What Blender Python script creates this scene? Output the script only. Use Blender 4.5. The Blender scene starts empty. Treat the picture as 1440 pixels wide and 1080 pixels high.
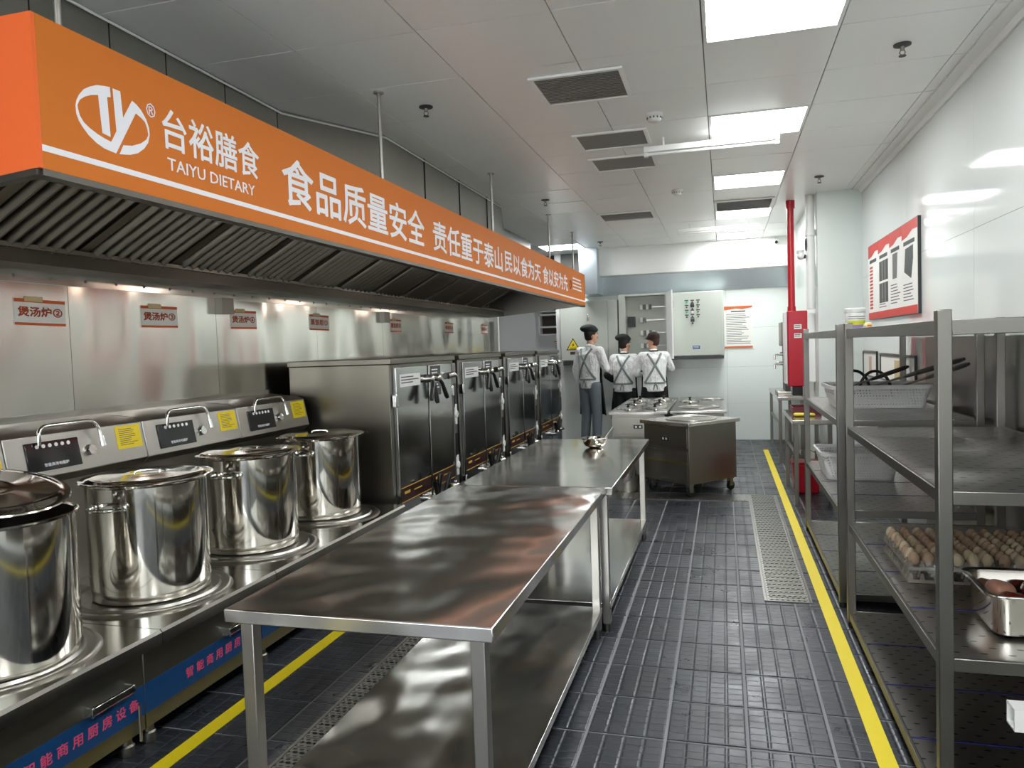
import bpy, bmesh, math, random
from math import sin, cos, pi, radians as rad
from mathutils import Vector, Matrix
from mathutils.bvhtree import BVHTree
random.seed(7)
SC = bpy.context.scene
COL = SC.collection

# ------------------------------------------------------------------ camera
cam = bpy.data.cameras.new('camera')
cam.sensor_width = 36.0
cam.lens = 36.0 * 1060 / 1440
cam.clip_start = 0.05
co = bpy.data.objects.new('camera', cam)
COL.objects.link(co)
_r, _u, _f = Vector((.96237758, .26963533, -.03355849)), Vector((.01941058, .05496727, .99829947)), Vector((-.27102143, .96139242, -.04766549))
co.matrix_world = Matrix(((_r.x, _u.x, -_f.x, 0), (_r.y, _u.y, -_f.y, 0), (_r.z, _u.z, -_f.z, 1.52), (0, 0, 0, 1)))
SC.camera = co

# ------------------------------------------------------------------ world, exposure
world = bpy.data.worlds.new('world')
SC.world = world
world.use_nodes = True
world.node_tree.nodes['Background'].inputs[0].default_value = (.9, .95, 1, 1)
world.node_tree.nodes['Background'].inputs[1].default_value = 3.6
SC.view_settings.view_transform = 'Standard'
SC.view_settings.look = 'None'
SC.view_settings.gamma = 1
SC.view_settings.use_curve_mapping = False
SC.view_settings.exposure = 1.0
SC.cycles.max_bounces = 14
SC.cycles.diffuse_bounces = 9
SC.cycles.glossy_bounces = 8
SC.cycles.transparent_max_bounces = 12
SC.cycles.sample_clamp_indirect = 7
SC.cycles.caustics_reflective = True
SC.cycles.blur_glossy = 1.0
SC.cycles.caustics_refractive = False
LIGHT_POWER = 13.5        # radiance of the ceiling panel diffusers

# ------------------------------------------------------------------ materials
def srgb(h):
    c = [int(h[i:i + 2], 16) / 255 for i in (0, 2, 4)]
    return tuple(x / 12.92 if x <= .04045 else ((x + .055) / 1.055) ** 2.4 for x in c) + (1,)

def mat(name, color, rough=.5, metal=0.0, spec=.5, coat=0.0, alpha=1.0, trans=0.0, emit=None, es=0.0):
    m = bpy.data.materials.new(name)
    m.use_nodes = True
    b = m.node_tree.nodes['Principled BSDF']
    c = srgb(color) if isinstance(color, str) else tuple(color) + (1,) * (4 - len(color))
    b.inputs['Base Color'].default_value = c
    b.inputs['Roughness'].default_value = rough
    b.inputs['Metallic'].default_value = metal
    b.inputs['Specular IOR Level'].default_value = spec
    b.inputs['Coat Weight'].default_value = coat
    b.inputs['Alpha'].default_value = alpha
    b.inputs['Transmission Weight'].default_value = trans
    if emit:
        b.inputs['Emission Color'].default_value = srgb(emit) if isinstance(emit, str) else tuple(emit)
        b.inputs['Emission Strength'].default_value = es
    return m

def N(m, t, **kw):
    n = m.node_tree.nodes.new(t)
    for k, v in kw.items():
        if k.startswith('i_'):
            n.inputs[int(k[2:]) if k[2:].isdigit() else k[2:].replace('_', ' ')].default_value = v
        else:
            setattr(n, k, v)
    return n

def lk(m, a, b):
    m.node_tree.links.new(a, b)

def mapped(m, scale, coord='Object'):
    tc = N(m, 'ShaderNodeTexCoord')
    mp = N(m, 'ShaderNodeMapping')
    mp.inputs['Scale'].default_value = scale
    lk(m, tc.outputs[coord], mp.inputs['Vector'])
    return mp.outputs['Vector']

def noise(m, vec, scale, detail=3, rough=.5):
    n = N(m, 'ShaderNodeTexNoise')
    n.inputs['Scale'].default_value = scale
    n.inputs['Detail'].default_value = detail
    n.inputs['Roughness'].default_value = rough
    lk(m, vec, n.inputs['Vector'])
    return n.outputs['Fac']

def remap(m, fac, a, b, lo=.3, hi=.7):
    n = N(m, 'ShaderNodeMapRange')
    n.inputs[1].default_value, n.inputs[2].default_value, n.inputs[3].default_value, n.inputs[4].default_value = lo, hi, a, b
    lk(m, fac, n.inputs[0])
    return n.outputs[0]

def mathn(m, op, a, b=None, clamp=False):
    n = N(m, 'ShaderNodeMath', operation=op, use_clamp=clamp)
    for i, v in enumerate((a, b)):
        if v is None:
            continue
        if isinstance(v, (int, float)):
            n.inputs[i].default_value = v
        else:
            lk(m, v, n.inputs[i])
    return n.outputs[0]

def mixc(m, fac, a, b):
    n = N(m, 'ShaderNodeMix', data_type='RGBA')
    lk(m, fac, n.inputs[0])
    for i, v in ((6, a), (7, b)):
        if isinstance(v, str):
            n.inputs[i].default_value = srgb(v)
        elif isinstance(v, tuple):
            n.inputs[i].default_value = v
        else:
            lk(m, v, n.inputs[i])
    return n.outputs[2]

def bump(m, h, strength, dist=.01, normal=None):
    n = N(m, 'ShaderNodeBump')
    n.inputs['Strength'].default_value = strength
    n.inputs['Distance'].default_value = dist
    lk(m, h, n.inputs['Height'])
    if normal is not None:
        lk(m, normal, n.inputs['Normal'])
    return n.outputs[0]

def P(m):
    return m.node_tree.nodes['Principled BSDF']

def steel(name, color='c4c1ba', r0=.16, r1=.34, brush=(3, 3, 60), fine=.02, wave=0.0, wscale=1.6, smear=2.2, wmap=(1, 1, .45)):
    m = mat(name, color, .25, 1.0)
    p = P(m)
    v = mapped(m, brush)
    f = noise(m, v, 6, 2)
    s = noise(m, mapped(m, (1, 1, 1)), smear, 2, .45)
    mx = mathn(m, 'ADD', mathn(m, 'MULTIPLY', f, .06), mathn(m, 'MULTIPLY', s, .94))
    lk(m, remap(m, mx, r0, r1, .0, 1.0), p.inputs['Roughness'])
    nn = bump(m, f, fine, .002) if fine else None
    if wave:
        w = noise(m, mapped(m, wmap), wscale, 1.0, .4)
        nn = bump(m, w, 1.0, wave, nn)
    if nn is not None:
        lk(m, nn, p.inputs['Normal'])
    return m

M = {}
M['steel'] = steel('brushed stainless steel', 'aeaba4', .285, .37, (2, 2, 12), .0)
M['steel_x'] = steel('stainless steel table sheet', 'cfccc5', .13, .24, (6, 2, 2), .0, .006, 2.4, 1.6, (1, 1, 1))
M['steel_t1'] = steel('scuffed stainless tabletop', 'e0deda', .14, .21, (6, 2, 2), .0, .03, 3.4, 2.6, (1, .8, 1))
M['steel_t2'] = steel('bright stainless tabletop', 'd6d3cd', .09, .15, (6, 2, 2), .0, .0035, 2.4, 1.6, (1, 1, 1))
M['steel_cart'] = steel('serving cart steel', '98948c', .285, .37, (.6, 2, 16), .0)
M['steel_cab'] = steel('dull cabinet side steel', '78746b', .285, .37, (.6, 2, 16), .0)
M['steel_wall'] = steel('thin stainless wall sheet', 'dbd8d1', .13, .2, (6, 30, .6), .0, .075, 1.7, 1.5, (1, 1, .3))
M['steel_dark'] = steel('dull dark stainless steel', '8d8a83', .3, .5, (3, 3, 30), .0)
M['steel_duct'] = steel('dull grey sheet steel', '8f8d87', .38, .55, (6, 6, .8), .0, .004, 2.0)
M['steel_pot'] = steel('polished stainless steel', 'dcd9d2', .06, .12, (30, 30, .5), .0, .0008, 4)
M['steel_shelf'] = steel('rack stainless steel', '827f79', .285, .36, (3, 3, 6), .0)
M['steel_door'] = steel('mirror stainless door', 'b4b5b3', .1, .2, (8, 8, .6), .0, .003, 2)
M['chrome'] = mat('chrome', 'e2e2e0', .1, 1)
M['black_plastic'] = mat('black plastic', '141414', .35)
M['black_matte'] = mat('black rubber', '101010', .7)
M['orange'] = mat('orange sign film', 'd0742a', .55, 0, .12)
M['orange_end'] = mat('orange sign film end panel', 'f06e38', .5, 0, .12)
M['white_print'] = mat('white lettering', 'e9e9ee', .5)
M['white_gloss'] = mat('glossy white wall panel', 'dde2de', .06, 0, .6)
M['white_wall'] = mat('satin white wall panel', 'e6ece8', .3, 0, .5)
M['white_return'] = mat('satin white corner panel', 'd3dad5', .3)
M['white_paint'] = mat('white paint', 'f0f1ee', .5)
M['ceil'] = mat('white lacquered ceiling panel', 'f0f0ee', .3, 0, .5)
M['joint'] = mat('grey joint', '6e6e6a', .7)
M['grout'] = mat('pale grey grout', '88898b', .85)
M['yellow'] = mat('yellow floor paint', 'e6d00a', .45)
M['cab_grey'] = mat('pale grey powder coat', 'bcc1b8', .4)
M['red'] = mat('red enamel', 'b30d26', .3)
M['red_pipe'] = mat('red pipe paint', 'b5202c', .3)
M['paper'] = mat('white paper', 'ecece6', .6)
M['orange_print'] = mat('orange print', 'd2622b', .6)
M['red_print'] = mat('red print', 'cf4038', .6)
M['grey_print'] = mat('dark grey print', '4c4c4c', .6)
M['brown_print'] = mat('brown red lettering', 'a8441c', .6)
M['photo_grey'] = mat('grey photo print', '6e706e', .5)
M['photo_dark'] = mat('dark photo print', '3b403c', .5)
M['yellow_label'] = mat('yellow label', 'e8cf10', .5)
M['panel_black'] = mat('black glass panel', '0c0c0e', .08, 0, .6)
M['blue'] = mat('blue stripe film', '0a3c6c', .4)
M['pink_print'] = mat('red pink lettering', 'd5476a', .5)
M['maroon'] = mat('dark maroon label', '2c1210', .4)
M['gold'] = mat('gold print', 'cfa544', .4)
M['green_lamp'] = mat('green indicator', '17b58a', .3)
M['dark_grey'] = mat('dark grey plastic', '3a3c3c', .5)
M['plastic_white'] = mat('white plastic', 'dfe0dc', .35)
M['tape'] = mat('tan tape', 'cdb98a', .5)
M['skin'] = mat('skin', 'c99a80', .55)
M['hair'] = mat('black hair', '15110f', .6)
M['hat'] = mat('dark green black cap', '161b19', .8)
M['jeans'] = mat('grey blue trousers', '6b747a', .85)
M['black_cloth'] = mat('black cloth', '111112', .85)
M['strap'] = mat('grey green apron strap', '7f8a85', .8)
M['galv'] = steel('galvanised sheet', 'ccd6dc', .285, .42, (14, 14, 14), .0)
M['light'] = mat('light panel diffuser', 'ffffff', .5, emit=(.965, .99, 1, 1), es=LIGHT_POWER)
M['egg'] = mat('brown egg shell', 'b3977a', .5)
M['egg_b'] = mat('pale egg shell', 'cbb998', .5)
M['meat'] = mat('pale raw meat', 'c4907a', .3)
M['meat_b'] = mat('dark red meat', '7a2a20', .25)
M['pulp'] = mat('grey egg tray pulp', '7d776c', .9)
M['blue_film'] = mat('dark blue film edge', '1c1c6e', .4)
M['pouch_yellow'] = mat('pale yellow pouch', 'd6cf95', .4)
M['maroon_plastic'] = mat('maroon plastic', '5c1622', .4)
M['yellow_cloth'] = mat('yellow cloth', 'c9b83a', .8)
M['bluegrey'] = mat('window reveal dark', '40302c', .6)

def make_shirt():
    m = mat('white work shirt', 'eeeeed', .8)
    n = noise(m, mapped(m, (1, 1, .6)), 14, 4, .6)
    lk(m, bump(m, n, 1.0, .05), P(m).inputs['Normal'])
    return m
M['shirt'] = make_shirt()

def make_floor_tile():
    # dark slip-resistant quarry tile: 5 x 5 pads with pale worn ridges, local coordinates of each tile
    m = mat('dark slate floor tile', '3b3f45', .35)
    p = P(m)
    tc = N(m, 'ShaderNodeTexCoord')
    sx = N(m, 'ShaderNodeSeparateXYZ')
    lk(m, tc.outputs['Object'], sx.inputs[0])
    def groove(o, cells, size):
        u = mathn(m, 'FRACT', mathn(m, 'ADD', mathn(m, 'MULTIPLY', o, cells / size), 50.0))
        d = mathn(m, 'ABSOLUTE', mathn(m, 'SUBTRACT', u, .5))
        return remap(m, d, 0, 1, .38, .47)
    g = mathn(m, 'MAXIMUM', groove(sx.outputs[0], 4, .3), groove(sx.outputs[1], 6, .3))
    oi = N(m, 'ShaderNodeObjectInfo')
    geo = N(m, 'ShaderNodeNewGeometry')
    wn = noise(m, geo.outputs['Position'], 3.5, 5, .65)
    wn2 = noise(m, geo.outputs['Position'], 26, 3, .6)
    base = mixc(m, oi.outputs['Random'], '272b30', '363a40')
    base = mixc(m, remap(m, wn, 0, .55, .45, .75), base, '1c1e22')
    gl = mathn(m, 'MULTIPLY', g, remap(m, wn2, 0, .45, .4, .65))
    base = mixc(m, gl, base, '565a60')
    lk(m, base, p.inputs['Base Color'])
    lk(m, remap(m, wn, .22, .5, .3, .7), p.inputs['Roughness'])
    lk(m, bump(m, mathn(m, 'ADD', mathn(m, 'MULTIPLY', g, -1), mathn(m, 'MULTIPLY', wn2, .5)), .5, .004), p.inputs['Normal'])
    return m
M['tile'] = make_floor_tile()

def make_holes(name, base, sx, sy, hx, hy, plane='XY', col='b4b2ad', metal=1.0, rough=.25, transparent=False, stagger=True):
    # perforated sheet, holes as a regular pattern in local coordinates
    m = mat(name, col, rough, metal)
    p = P(m)
    tc = N(m, 'ShaderNodeTexCoord')
    s = N(m, 'ShaderNodeSeparateXYZ')
    lk(m, tc.outputs['Object'], s.inputs[0])
    a, b = [s.outputs['XYZ'.index(c)] for c in plane] if plane != 'DIAG' else (mathn(m, 'ADD', s.outputs[0], s.outputs[1]), s.outputs[2])
    v = mathn(m, 'ADD', mathn(m, 'DIVIDE', b, sy), 50.0)
    row = mathn(m, 'FLOOR', v)
    u = mathn(m, 'ADD', mathn(m, 'DIVIDE', a, sx), 50.0)
    if stagger:
        u = mathn(m, 'ADD', u, mathn(m, 'MULTIPLY', row, .5))
    du = mathn(m, 'MULTIPLY', mathn(m, 'ABSOLUTE', mathn(m, 'SUBTRACT', mathn(m, 'FRACT', u), .5)), sx / hx)
    dv = mathn(m, 'MULTIPLY', mathn(m, 'ABSOLUTE', mathn(m, 'SUBTRACT', mathn(m, 'FRACT', v), .5)), sy / hy)
    d = mathn(m, 'ADD', mathn(m, 'MULTIPLY', du, du), mathn(m, 'MULTIPLY', dv, dv))
    hole = mathn(m, 'LESS_THAN', d, .25)
    if transparent:
        lk(m, mathn(m, 'SUBTRACT', 1.0, hole), p.inputs['Alpha'])
    else:
        lk(m, mixc(m, hole, col, '0a0a0a'), p.inputs['Base Color'])
        lk(m, mathn(m, 'MULTIPLY', mathn(m, 'SUBTRACT', 1.0, hole), metal), p.inputs['Metallic'])
        lk(m, bump(m, hole, -.4, .002), p.inputs['Normal'])
    return m
M['perf_shelf'] = make_holes('perforated rack shelf', None, .075, .05, .022, .009, 'XY', 'b3b0ab', 1, .3)
M['perf_drain'] = make_holes('perforated drain cover', None, .03, .024, .020, .014, 'XY', '96958f', 1, .4)
M['basket'] = make_holes('perforated white plastic basket', None, .018, .018, .0095, .0095, 'DIAG', 'ecedea', 0, .4, True)
M['mesh_vent'] = make_holes('fine grey filter mesh', None, .02, .011, .05, .005, 'XY', 'aaa8a4', 0, .6, False, False)

# ------------------------------------------------------------------ mesh builder
class MB:
    def __init__(s):
        s.v, s.f, s.m, s.sm = [], [], [], []
        s.T = Matrix.Identity(4)
    def add(s, vs, fs, m=0, smooth=False):
        o = len(s.v)
        s.v += [s.T @ Vector(p) for p in vs]
        for f in fs:
            s.f.append([i + o for i in f]); s.m.append(m); s.sm.append(smooth)
        return s
    def box(s, x0, x1, y0, y1, z0, z1, m=0):
        vs = [(x0, y0, z0), (x1, y0, z0), (x1, y1, z0), (x0, y1, z0), (x0, y0, z1), (x1, y0, z1), (x1, y1, z1), (x0, y1, z1)]
        return s.add(vs, [(0, 3, 2, 1), (4, 5, 6, 7), (0, 1, 5, 4), (1, 2, 6, 5), (2, 3, 7, 6), (3, 0, 4, 7)], m)
    def frust(s, b, t, m=0):
        # two quads (lists of 4 points), bottom and top
        return s.add(list(b) + list(t), [(0, 3, 2, 1), (4, 5, 6, 7), (0, 1, 5, 4), (1, 2, 6, 5), (2, 3, 7, 6), (3, 0, 4, 7)], m)
    def cyl(s, p0, p1, r0, r1=None, n=16, caps=True, m=0):
        r1 = r0 if r1 is None else r1
        p0, p1 = Vector(p0), Vector(p1)
        d = (p1 - p0).normalized()
        a = d.orthogonal().normalized()
        b = d.cross(a)
        vs = []
        for p, r in ((p0, r0), (p1, r1)):
            vs += [p + (a * cos(2 * pi * i / n) + b * sin(2 * pi * i / n)) * r for i in range(n)]
        s.add(vs, [(i, (i + 1) % n, n + (i + 1) % n, n + i) for i in range(n)], m, True)
        if caps:
            s.add(vs, [list(range(n))[::-1], list(range(n, 2 * n))], m)
        return s
    def tube(s, pts, r, n=10, m=0, caps=True):
        pts = [Vector(p) for p in pts]
        rs = r if isinstance(r, (list, tuple)) else [r] * len(pts)
        vs = []
        a = None
        for i, p in enumerate(pts):
            d = (pts[min(i + 1, len(pts) - 1)] - pts[max(i - 1, 0)]).normalized()
            if a is None:
                a = d.orthogonal().normalized()
            else:
                a = (a - d * a.dot(d)).normalized()
            b = d.cross(a)
            vs += [p + (a * cos(2 * pi * k / n) + b * sin(2 * pi * k / n)) * rs[i] for k in range(n)]
        fs = []
        for i in range(len(pts) - 1):
            fs += [(i * n + k, i * n + (k + 1) % n, (i + 1) * n + (k + 1) % n, (i + 1) * n + k) for k in range(n)]
        s.add(vs, fs, m, True)
        if caps:
            L = len(pts) - 1
            s.add(vs, [list(range(n))[::-1], list(range(L * n, L * n + n))], m)
        return s
    def lathe(s, prof, c=(0, 0, 0), n=48, m=0):
        vs, fs = [], []
        for r, z in prof:
            vs += [(c[0] + r * cos(2 * pi * i / n), c[1] + r * sin(2 * pi * i / n), c[2] + z) for i in range(n)]
        for j in range(len(prof) - 1):
            fs += [(j * n + i, j * n + (i + 1) % n, (j + 1) * n + (i + 1) % n, (j + 1) * n + i) for i in range(n)]
        s.add(vs, fs, m, True)
        return s
    def sphere(s, c, r, nu=16, nv=10, m=0):
        rx, ry, rz = r if isinstance(r, (tuple, list)) else (r, r, r)
        vs, fs = [], []
        for j in range(nv + 1):
            t = pi * j / nv
            for i in range(nu):
                a = 2 * pi * i / nu
                vs.append((c[0] + rx * sin(t) * cos(a), c[1] + ry * sin(t) * sin(a), c[2] + rz * cos(t)))
        for j in range(nv):
            for i in range(nu):
                fs.append((j * nu + i, (j + 1) * nu + i, (j + 1) * nu + (i + 1) % nu, j * nu + (i + 1) % nu))
        return s.add(vs, fs, m, True)
    def prism(s, poly, fn, d0, d1, m=0, smooth=False):
        # poly: 2D outline, fn(a, b, d) -> point
        n = len(poly)
        vs = [fn(a, b, d0) for a, b in poly] + [fn(a, b, d1) for a, b in poly]
        fs = [list(range(n))[::-1], list(range(n, 2 * n))] + [(i, (i + 1) % n, n + (i + 1) % n, n + i) for i in range(n)]
        return s.add(vs, fs, m, smooth)
    def mesh(s, name, tri=False):
        me = bpy.data.meshes.new(name)
        me.from_pydata([tuple(p) for p in s.v], [], s.f)
        me.polygons.foreach_set('material_index', s.m)
        me.polygons.foreach_set('use_smooth', s.sm)
        bm = bmesh.new(); bm.from_mesh(me)
        bmesh.ops.remove_doubles(bm, verts=bm.verts, dist=1e-6)
        bmesh.ops.recalc_face_normals(bm, faces=bm.faces)
        bm.to_mesh(me); bm.free()
        me.set_sharp_from_angle(angle=rad(40))
        me.update()
        return me
    def build(s, name, mats, parent=None, bevel=0.0, seg=2):
        return obj(name, s.mesh(name), mats, parent, bevel, seg)

def obj(name, me, mats, parent=None, bevel=0.0, seg=2):
    if not me.materials:
        for k in (mats if isinstance(mats, (list, tuple)) else [mats]):
            me.materials.append(M[k])
    o = bpy.data.objects.new(name, me)
    COL.objects.link(o)
    if parent:
        o.parent = parent
    if bevel:
        b = o.modifiers.new('bevel', 'BEVEL')
        b.width = bevel; b.segments = seg; b.limit_method = 'ANGLE'; b.angle_limit = rad(40)
        b.harden_normals = False
    return o

def tag(o, label=None, cat=None, group=None, kind=None):
    for k, v in (('label', label), ('category', cat), ('group', group), ('kind', kind)):
        if v:
            o[k] = v
    return o

def thing(name, label, cat, loc=(0, 0, 0), rz=0.0, group=None):
    o = bpy.data.objects.new(name, None)
    o.empty_display_size = .1
    COL.objects.link(o)
    o.location = loc
    o.rotation_euler = (0, 0, rz)
    return tag(o, label, cat, group)

def dup(o, loc=None, rz=None, label=None, parent=None):
    c = o.copy()
    COL.objects.link(c)
    if parent:
        c.parent = parent
    if loc is not None:
        c.location = loc
    if rz is not None:
        c.rotation_euler = (0, 0, rz)
    if label:
        c['label'] = label
    for ch in list(o.children):
        dup(ch, parent=c)
    return c

def box(name, dims, m, parent=None, bevel=0.0):
    return MB().box(*dims).build(name, m, parent, bevel)

_tc = {}
def text_mesh(s, extrude=.01):
    # flat lettering in local XY, scaled into a unit square
    if s not in _tc:
        cu = bpy.data.curves.new('lettering', 'FONT')
        cu.body = s
        cu.resolution_u = 2
        cu.extrude = extrude
        o = bpy.data.objects.new('lettering', cu)
        COL.objects.link(o)
        dg = bpy.context.evaluated_depsgraph_get()
        dg.update()
        me = bpy.data.meshes.new_from_object(o.evaluated_get(dg))
        bpy.data.objects.remove(o)
        bpy.data.curves.remove(cu)
        xs = [v.co.x for v in me.vertices]; ys = [v.co.y for v in me.vertices]
        x0, x1, y0, y1 = min(xs), max(xs), min(ys), max(ys)
        _tc[s] = ([((v.co.x - x0) / (x1 - x0), (v.co.y - y0) / (y1 - y0), v.co.z) for v in me.vertices],
                  [tuple(p.vertices) for p in me.polygons], x1 - x0, y1 - y0)
    return _tc[s]

def lettering(s, m, origin, right, up, w, h, parent, name='lettering', bold=0.0, thick=.0012):
    # lettering that fills a w x h rectangle, its lower left corner at origin; bold strokes from shifted copies
    vs, fs, tw, th = text_mesh(s)
    r, u = Vector(right).normalized(), Vector(up).normalized()
    n = r.cross(u)
    o3 = Vector(origin)
    V, F = [], []
    e = bold * h
    shifts = [(0, 0)] if not bold else [(-e, 0), (e, 0), (0, -e), (0, e), (-e * .7, e * .7), (e * .7, -e * .7)]
    for k, (dx, dy) in enumerate(shifts):
        o_ = len(V)
        V += [tuple(o3 + r * (x * w + dx) + u * (y * h + dy) + n * ((thick + k * 1e-5) if z > 0 else 0)) for x, y, z in vs]
        F += [tuple(i + o_ for i in f) for f in fs]
    me = bpy.data.meshes.new(name)
    me.from_pydata(V, [], F)
    me.update()
    return obj(name, me, m, parent)

def text_lines(mb, origin, right, up, w, h, n, m=0, fill=.45, seed=1, th=.0008):
    # small print too fine to read: rows of thin printed strips
    rnd = random.Random(seed)
    r, u = Vector(right).normalized(), Vector(up).normalized()
    nn = r.cross(u)
    o3 = Vector(origin)
    for i in range(n):
        z = h * (1 - (i + .5) / n)
        ww = w * rnd.uniform(.6, 1)
        q = [o3 + r * a + u * (z + b) + nn * th for a, b in ((0, 0), (ww, 0), (ww, h / n * fill), (0, h / n * fill))]
        mb.add(q, [(0, 1, 2, 3)], m)

# ================================================================== THE SETTING
YR = 12.0          # rear wall
XR = 1.36          # right wall
XL = -3.1          # stainless wall behind the cooking line
CZ = 3.0

# ---- floor: slab, individual tiles, painted lines
floor = MB().box(-6, 1.6, -3.2, 14.2, -.06, -.0035).build('floor', 'grout')
tag(floor, 'dark slate tiled kitchen floor with pale grout lines', None, None, 'structure')
TX, TY = .305, .325
tm = MB()
tm.T = Matrix.Identity(4)
hx, hy = TX / 2 - .0045, TY / 2 - .0045
tm.frust([(-hx, -hy, -.012), (hx, -hy, -.012), (hx, hy, -.012), (-hx, hy, -.012)],
         [(-hx + .002, -hy + .002, 0), (hx - .002, -hy + .002, 0), (hx - .002, hy - .002, 0), (-hx + .002, hy - .002, 0)])
tile_me = tm.mesh('tile'); tile_me.materials.append(M['tile'])
DR = (.2, .465, 4.54, 7.68)     # grated channel beside the racks: x0 x1 y0 y1
DL = (-1.65, -1.53, 1.2, 7.36)    # narrow channel between stoves and tables
DB = (-2.1, .2, 7.36, 7.68)      # cross channel
def in_drain(x, y):
    for x0, x1, y0, y1 in (DR, DL, DB):
        if x0 - .1 < x < x1 + .1 and y0 - .1 < y < y1 + .1:
            return True
    return False
rest = MB()
ntile = 0
for j in range(-9, 36):
    for i in range(-11, 6):
        x = -.0925 + TX * i
        y = 2.865 + TY * (j - 5) + TY / 2
        near = -2.3 < x < .72 and 1.6 < y < 10.6
        if near and ntile < 297:
            o = bpy.data.objects.new('tile', tile_me)
            COL.objects.link(o)
            o.parent = floor
            o.location = (x, y, 0)
            o.rotation_euler = (rad(random.uniform(-.12, .12)), rad(random.uniform(-.12, .12)), 0)
            ntile += 1
        else:
            rest.box(x - hx, x + hx, y - hy, y + hy, -.012, 0)
ro = rest.build('tile_field', 'tile', floor)
ro['kind'] = 'stuff'
for nm, dims in (('floor_line', (.50, .565, -1.0, 10.9, 0, .0025)), ('floor_line', (-2.09, -2.02, -1.0, 6.2, 0, .0025))):
    o = box(nm, dims, 'yellow', floor)
    tag(o, 'yellow painted safety line on dark tiles')

# ---- ceiling
ceiling = box('ceiling', (-6, 1.6, -3.2, 14.2, CZ + .012, CZ + .08), 'joint')
tag(ceiling, 'white lacquered metal panel ceiling with thin joints', None, None, 'structure')
PX, PY = .638, .628
cx0, cy0 = -.07, 3.96
pm = MB().box(-PX / 2 + .003, PX / 2 - .003, -PY / 2 + .003, PY / 2 - .003, 0, .012).mesh('ceiling_panel')
pm.materials.append(M['ceil'])
light_cells = {(0, -1), (0, 2), (0, 5), (0, 8), (0, 11), (0, -4), (0, -7), (-4, 11)}
rnd = random.Random(3)
for i in range(-5, 3):
    for j in range(-11, 13):
        if (i, j) in light_cells:
            continue
        if i < -5 and 2 > j > -11 and False:
            continue
        x = cx0 + PX * (i + .5); y = cy0 + PY * (j + .5)
        if i == 2:
            if not -11 <= j < 13:
                continue
        o = bpy.data.objects.new('ceiling_panel', pm)
        COL.objects.link(o)
        o.parent = ceiling
        if i == 2:
            o.scale = (.16 / PX, 1, 1)
            x = cx0 + PX * 2 + .08
        o.location = (x, y, CZ + rnd.uniform(0, .0015))
        o.rotation_euler = (rad(rnd.uniform(-.22, .22)), rad(rnd.uniform(-.22, .22)), 0)

# ---- right wall with tall glossy panels, the set-in part behind it, cornice
wall_right = box('wall_right', (XR + .012, XR + .1, -3.2, 8.3, 0, CZ), 'joint')
tag(wall_right, 'glossy white panelled wall behind the racks', None, None, 'structure')
ys = [-3.2, -1.6, 0, 1.6, 3.2, 4.8, 6.4, 8.3]
for a, b in zip(ys, ys[1:]):
    for z0, z1 in ((0, 1.2), (1.2, 2.1), (2.1, CZ)):
        o = box('wall_panel', (XR, XR + .012, a + .0015, b - .0015, z0 + .001, z1 - .001), 'white_gloss', wall_right)
        o.rotation_euler = (0, 0, 0)
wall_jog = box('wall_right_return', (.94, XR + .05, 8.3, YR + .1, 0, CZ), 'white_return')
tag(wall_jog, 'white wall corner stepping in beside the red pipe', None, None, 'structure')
tr = MB()
tr.prism([(1.27, CZ), (1.36, CZ), (1.36, CZ - .05), (1.345, CZ - .05), (1.33, CZ - .02), (1.29, CZ - .012), (1.27, CZ - .012)], lambda a, b, d: (a, d, b), -3.2, 8.3)
tag(tr.build('trim_1', 'white_paint'), 'slim white cornice where ceiling meets the glossy wall', None, None, 'structure')

# ---- rear wall
wall_rear = box('wall_rear', (-2.5, .96, YR + .012, YR + .12, 0, CZ), 'joint')
tag(wall_rear, 'white tiled rear wall with faint joints', None, None, 'structure')
zz = [0, .56, 1.12, 1.71, 2.3]
xx = [-2.5, -1.75, -.85, .05, .96]
for a, b in zip(zz, zz[1:]):
    for c, d in zip(xx, xx[1:]):
        box('wall_panel', (c + .001, d - .001, YR, YR + .012, a + .001, b - .001), 'white_wall', wall_rear)
o = box('wall_soffit', (-1.82, .96, 11.62, YR + .1, 2.58, CZ), 'white_paint')
tag(o, 'white soffit box above the control cabinets', None, None, 'structure')
o = MB().frust([(-2.5, YR - .03, 2.30), (.94, YR - .03, 2.30), (.94, YR, 2.30), (-2.5, YR, 2.30)],
               [(-2.5, YR - .10, 2.58), (.94, YR - .10, 2.58), (.94, YR, 2.58), (-2.5, YR, 2.58)]).build('trim_2', 'galv')
tag(o, 'band of shiny sheet metal under the white soffit', None, None, 'structure')
o = MB().box(-2.10, -1.82, 11.42, 12.0, 2.30, CZ).build('duct', 'galv')
tag(o, 'galvanised square duct drop beside the white soffit', 'duct')
# far left space beyond the wall end
o = box('wall_far', (-6, -2.4, 13.6, 13.7, 0, CZ), 'white_paint')
tag(o, 'white wall of the space beyond the steam cabinets', None, None, 'structure')
o = box('wall_partition', (-2.6, -2.5, YR - .02, 13.6, 0, CZ), 'white_paint')
tag(o, 'end of the white partition beside the opening', None, None, 'structure')
o = box('wall_side', (-6.1, -6, -3.2, 14.2, 0, CZ), 'white_paint')
tag(o, 'plain white outer wall', None, None, 'structure')
q = MB()  # unseen wall behind the camera; window openings are added to let world light fill the room
q.box(-6, 1.6, -3.3, -3.2, 0, .85); q.box(-6, 1.6, -3.3, -3.2, 2.75, CZ)
for x in (-6, -4.25, -2.55, -.85, .75):
    q.box(x, x + (.85 if x > .7 else .25), -3.3, -3.2, .85, 2.75)
o = q.build('wall_front', 'white_paint')
tag(o, 'white wall opposite the control cabinets, window openings added for fill light', None, None, 'structure')

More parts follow.
